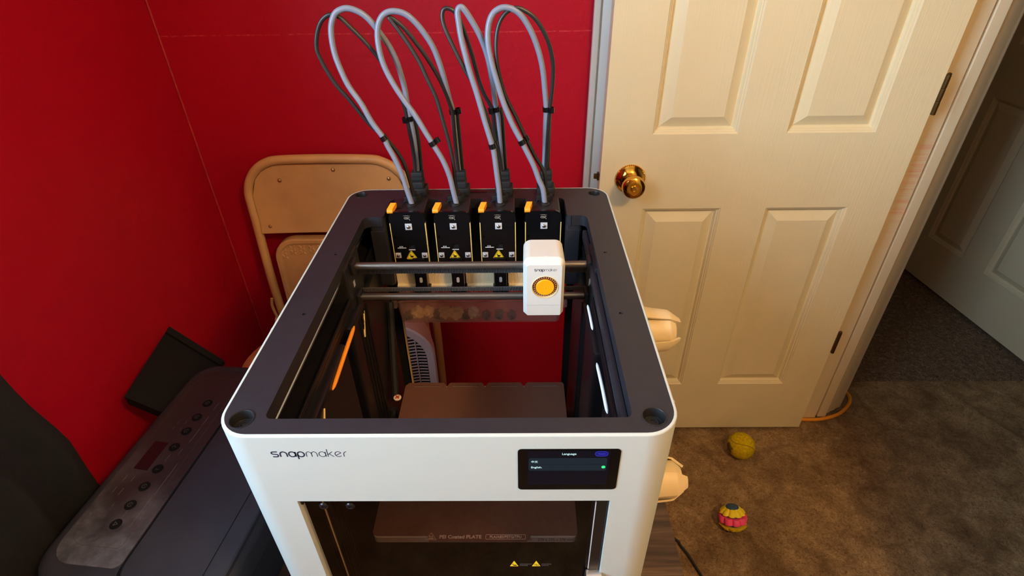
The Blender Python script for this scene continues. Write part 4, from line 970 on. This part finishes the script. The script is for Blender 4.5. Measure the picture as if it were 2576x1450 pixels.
bm = nb(); tube(bm, [(-.700, -1.15, 1.185), (-.700, .40, 1.185)], .009, 12, 1); tube(bm, [(-.700, .40, 1.185), (-.729, .40, 1.185)], .006, 8, 1); tube(bm, [(-.700, -1.15, 1.185), (-.729, -1.15, 1.185)], .006, 8, 1)
solo('curtain_rail', bm, 'black', 'black rail above the picture carrying the curtain', 'rail')
bm = nb(); zc = FL + .006
tube(bm, [(.62, .965, zc), (.80, .962, zc), (.93, .952, zc), (.9866, .9475, zc), (1.054, .947, zc), (1.1228, .968, zc), (1.172, 1.004, zc), (1.196, 1.035, zc), (1.200, 1.07, zc), (1.17, 1.12, zc), (1.13, 1.2, zc), (1.12, 1.35, zc)], .0058, 10, 5)
solo('extension_cord', bm, 'cord', 'orange extension cord bent round the foot of the door casing', 'cord')
bm = nb(); zc = FL + .0045
tube(bm, [(.10, .68, zc), (.25, .63, zc), (.38, .585, zc), (.4753, .5314, zc), (.489, .510, zc), (.503, .483, zc), (.514, .452, zc), (.522, .4294, zc), (.531, .395, zc), (.536, .33, zc), (.53, .2, zc)], .0036, 10, 5)
solo('power_cord', bm, 'cable', 'thin black power cord lying on the carpet beside the table', 'cord')
# tennis ball with its curved seam
R_ = .0405; c0 = Vector((.7425, .8134, FL + R_ - .002))
bm = nb(); bmesh.ops.create_icosphere(bm, subdivisions=5, radius=R_)
rot = Matrix.Rotation(1.420158, 3, 'Z') @ Matrix.Rotation(-2.237182, 3, 'Y') @ Matrix.Rotation(1.480973, 3, 'X')
seam = []
for k in range(241):
    t = 2 * PI * k / 240; aa, bb = .75, .25
    v = Vector((aa * math.cos(t) + bb * math.cos(3 * t), aa * math.sin(t) - bb * math.sin(3 * t), 2 * math.sqrt(aa * bb) * math.sin(2 * t))).normalized(); seam.append(rot @ v)
for v in bm.verts:
    d = v.co.normalized(); m_ = min((d - s_).length for s_ in seam)
    v.co = d * (R_ - (.0014 * max(0, 1 - m_ / .05))) * (1 + .004 * math.sin(d.x * 40) * math.sin(d.y * 37)) + c0
tbl = solo('tennis_ball', bm, 'felt', 'worn yellow tennis ball on the carpet in front of the door', 'ball', smooth=80)
bm = nb(); tube(bm, [s_ * (R_ - .0006) + c0 for s_ in seam[::4]], .0011, 6, 2)
part('ball_seam', bm, mat('seam_olive', (150, 124, 20), .9), tbl)
# striped dog toy: stacked scalloped rubber rings
ax = Vector((-.06, .50, .86)).normalized(); c1 = Vector((.640, .572, FL + .0352)); ux = ax.orthogonal().normalized()
dt = thing('dog_toy_ball', 'small dog toy ball of yellow, pink and blue ribbed rings on the carpet', 'toy', (.640, .572, FL))
def toyring(name, h0, h1, r0, rm, r1, lobes, amp, m_, hollow=0):
    bm = nb(); vx = ax.cross(ux).normalized(); R = []
    for h, r, am in ((h0, r0 * .55, 0), (h0, r0, amp), ((h0 + h1) / 2, rm, amp), (h1, r1, amp), (h1, r1 * .55, 0)):
        ring_ = []
        for k in range(72):
            t = 2 * PI * k / 72; sc_ = abs(math.sin(lobes * t / 2)) ** .6; q = r * (1 - am + am * sc_)
            ring_.append(c1 + ax * h + (ux * math.cos(t) + vx * math.sin(t)) * q)
        R.append(ring_)
    loft(bm, R); return part(name, bm, m_, dt, smooth=50)
toyring('core', -.033, .033, .016, .029, .016, 1, 0, 'toyblue')
toyring('end_cap', .030, .0355, .0155, .015, .0125, 1, 0, 'toyblue')
toyring('end_cap', -.0345, -.031, .0125, .015, .0155, 1, 0, 'toyblue')
toyring('ring', .0165, .0310, .0340, .0290, .0180, 10, .17, 'toyyellow')
toyring('ring', -.0065, .0110, .0370, .0385, .0360, 9, .17, 'toypink')
toyring('ring', -.0310, -.0155, .0190, .0310, .0365, 10, .17, 'toyyellow')
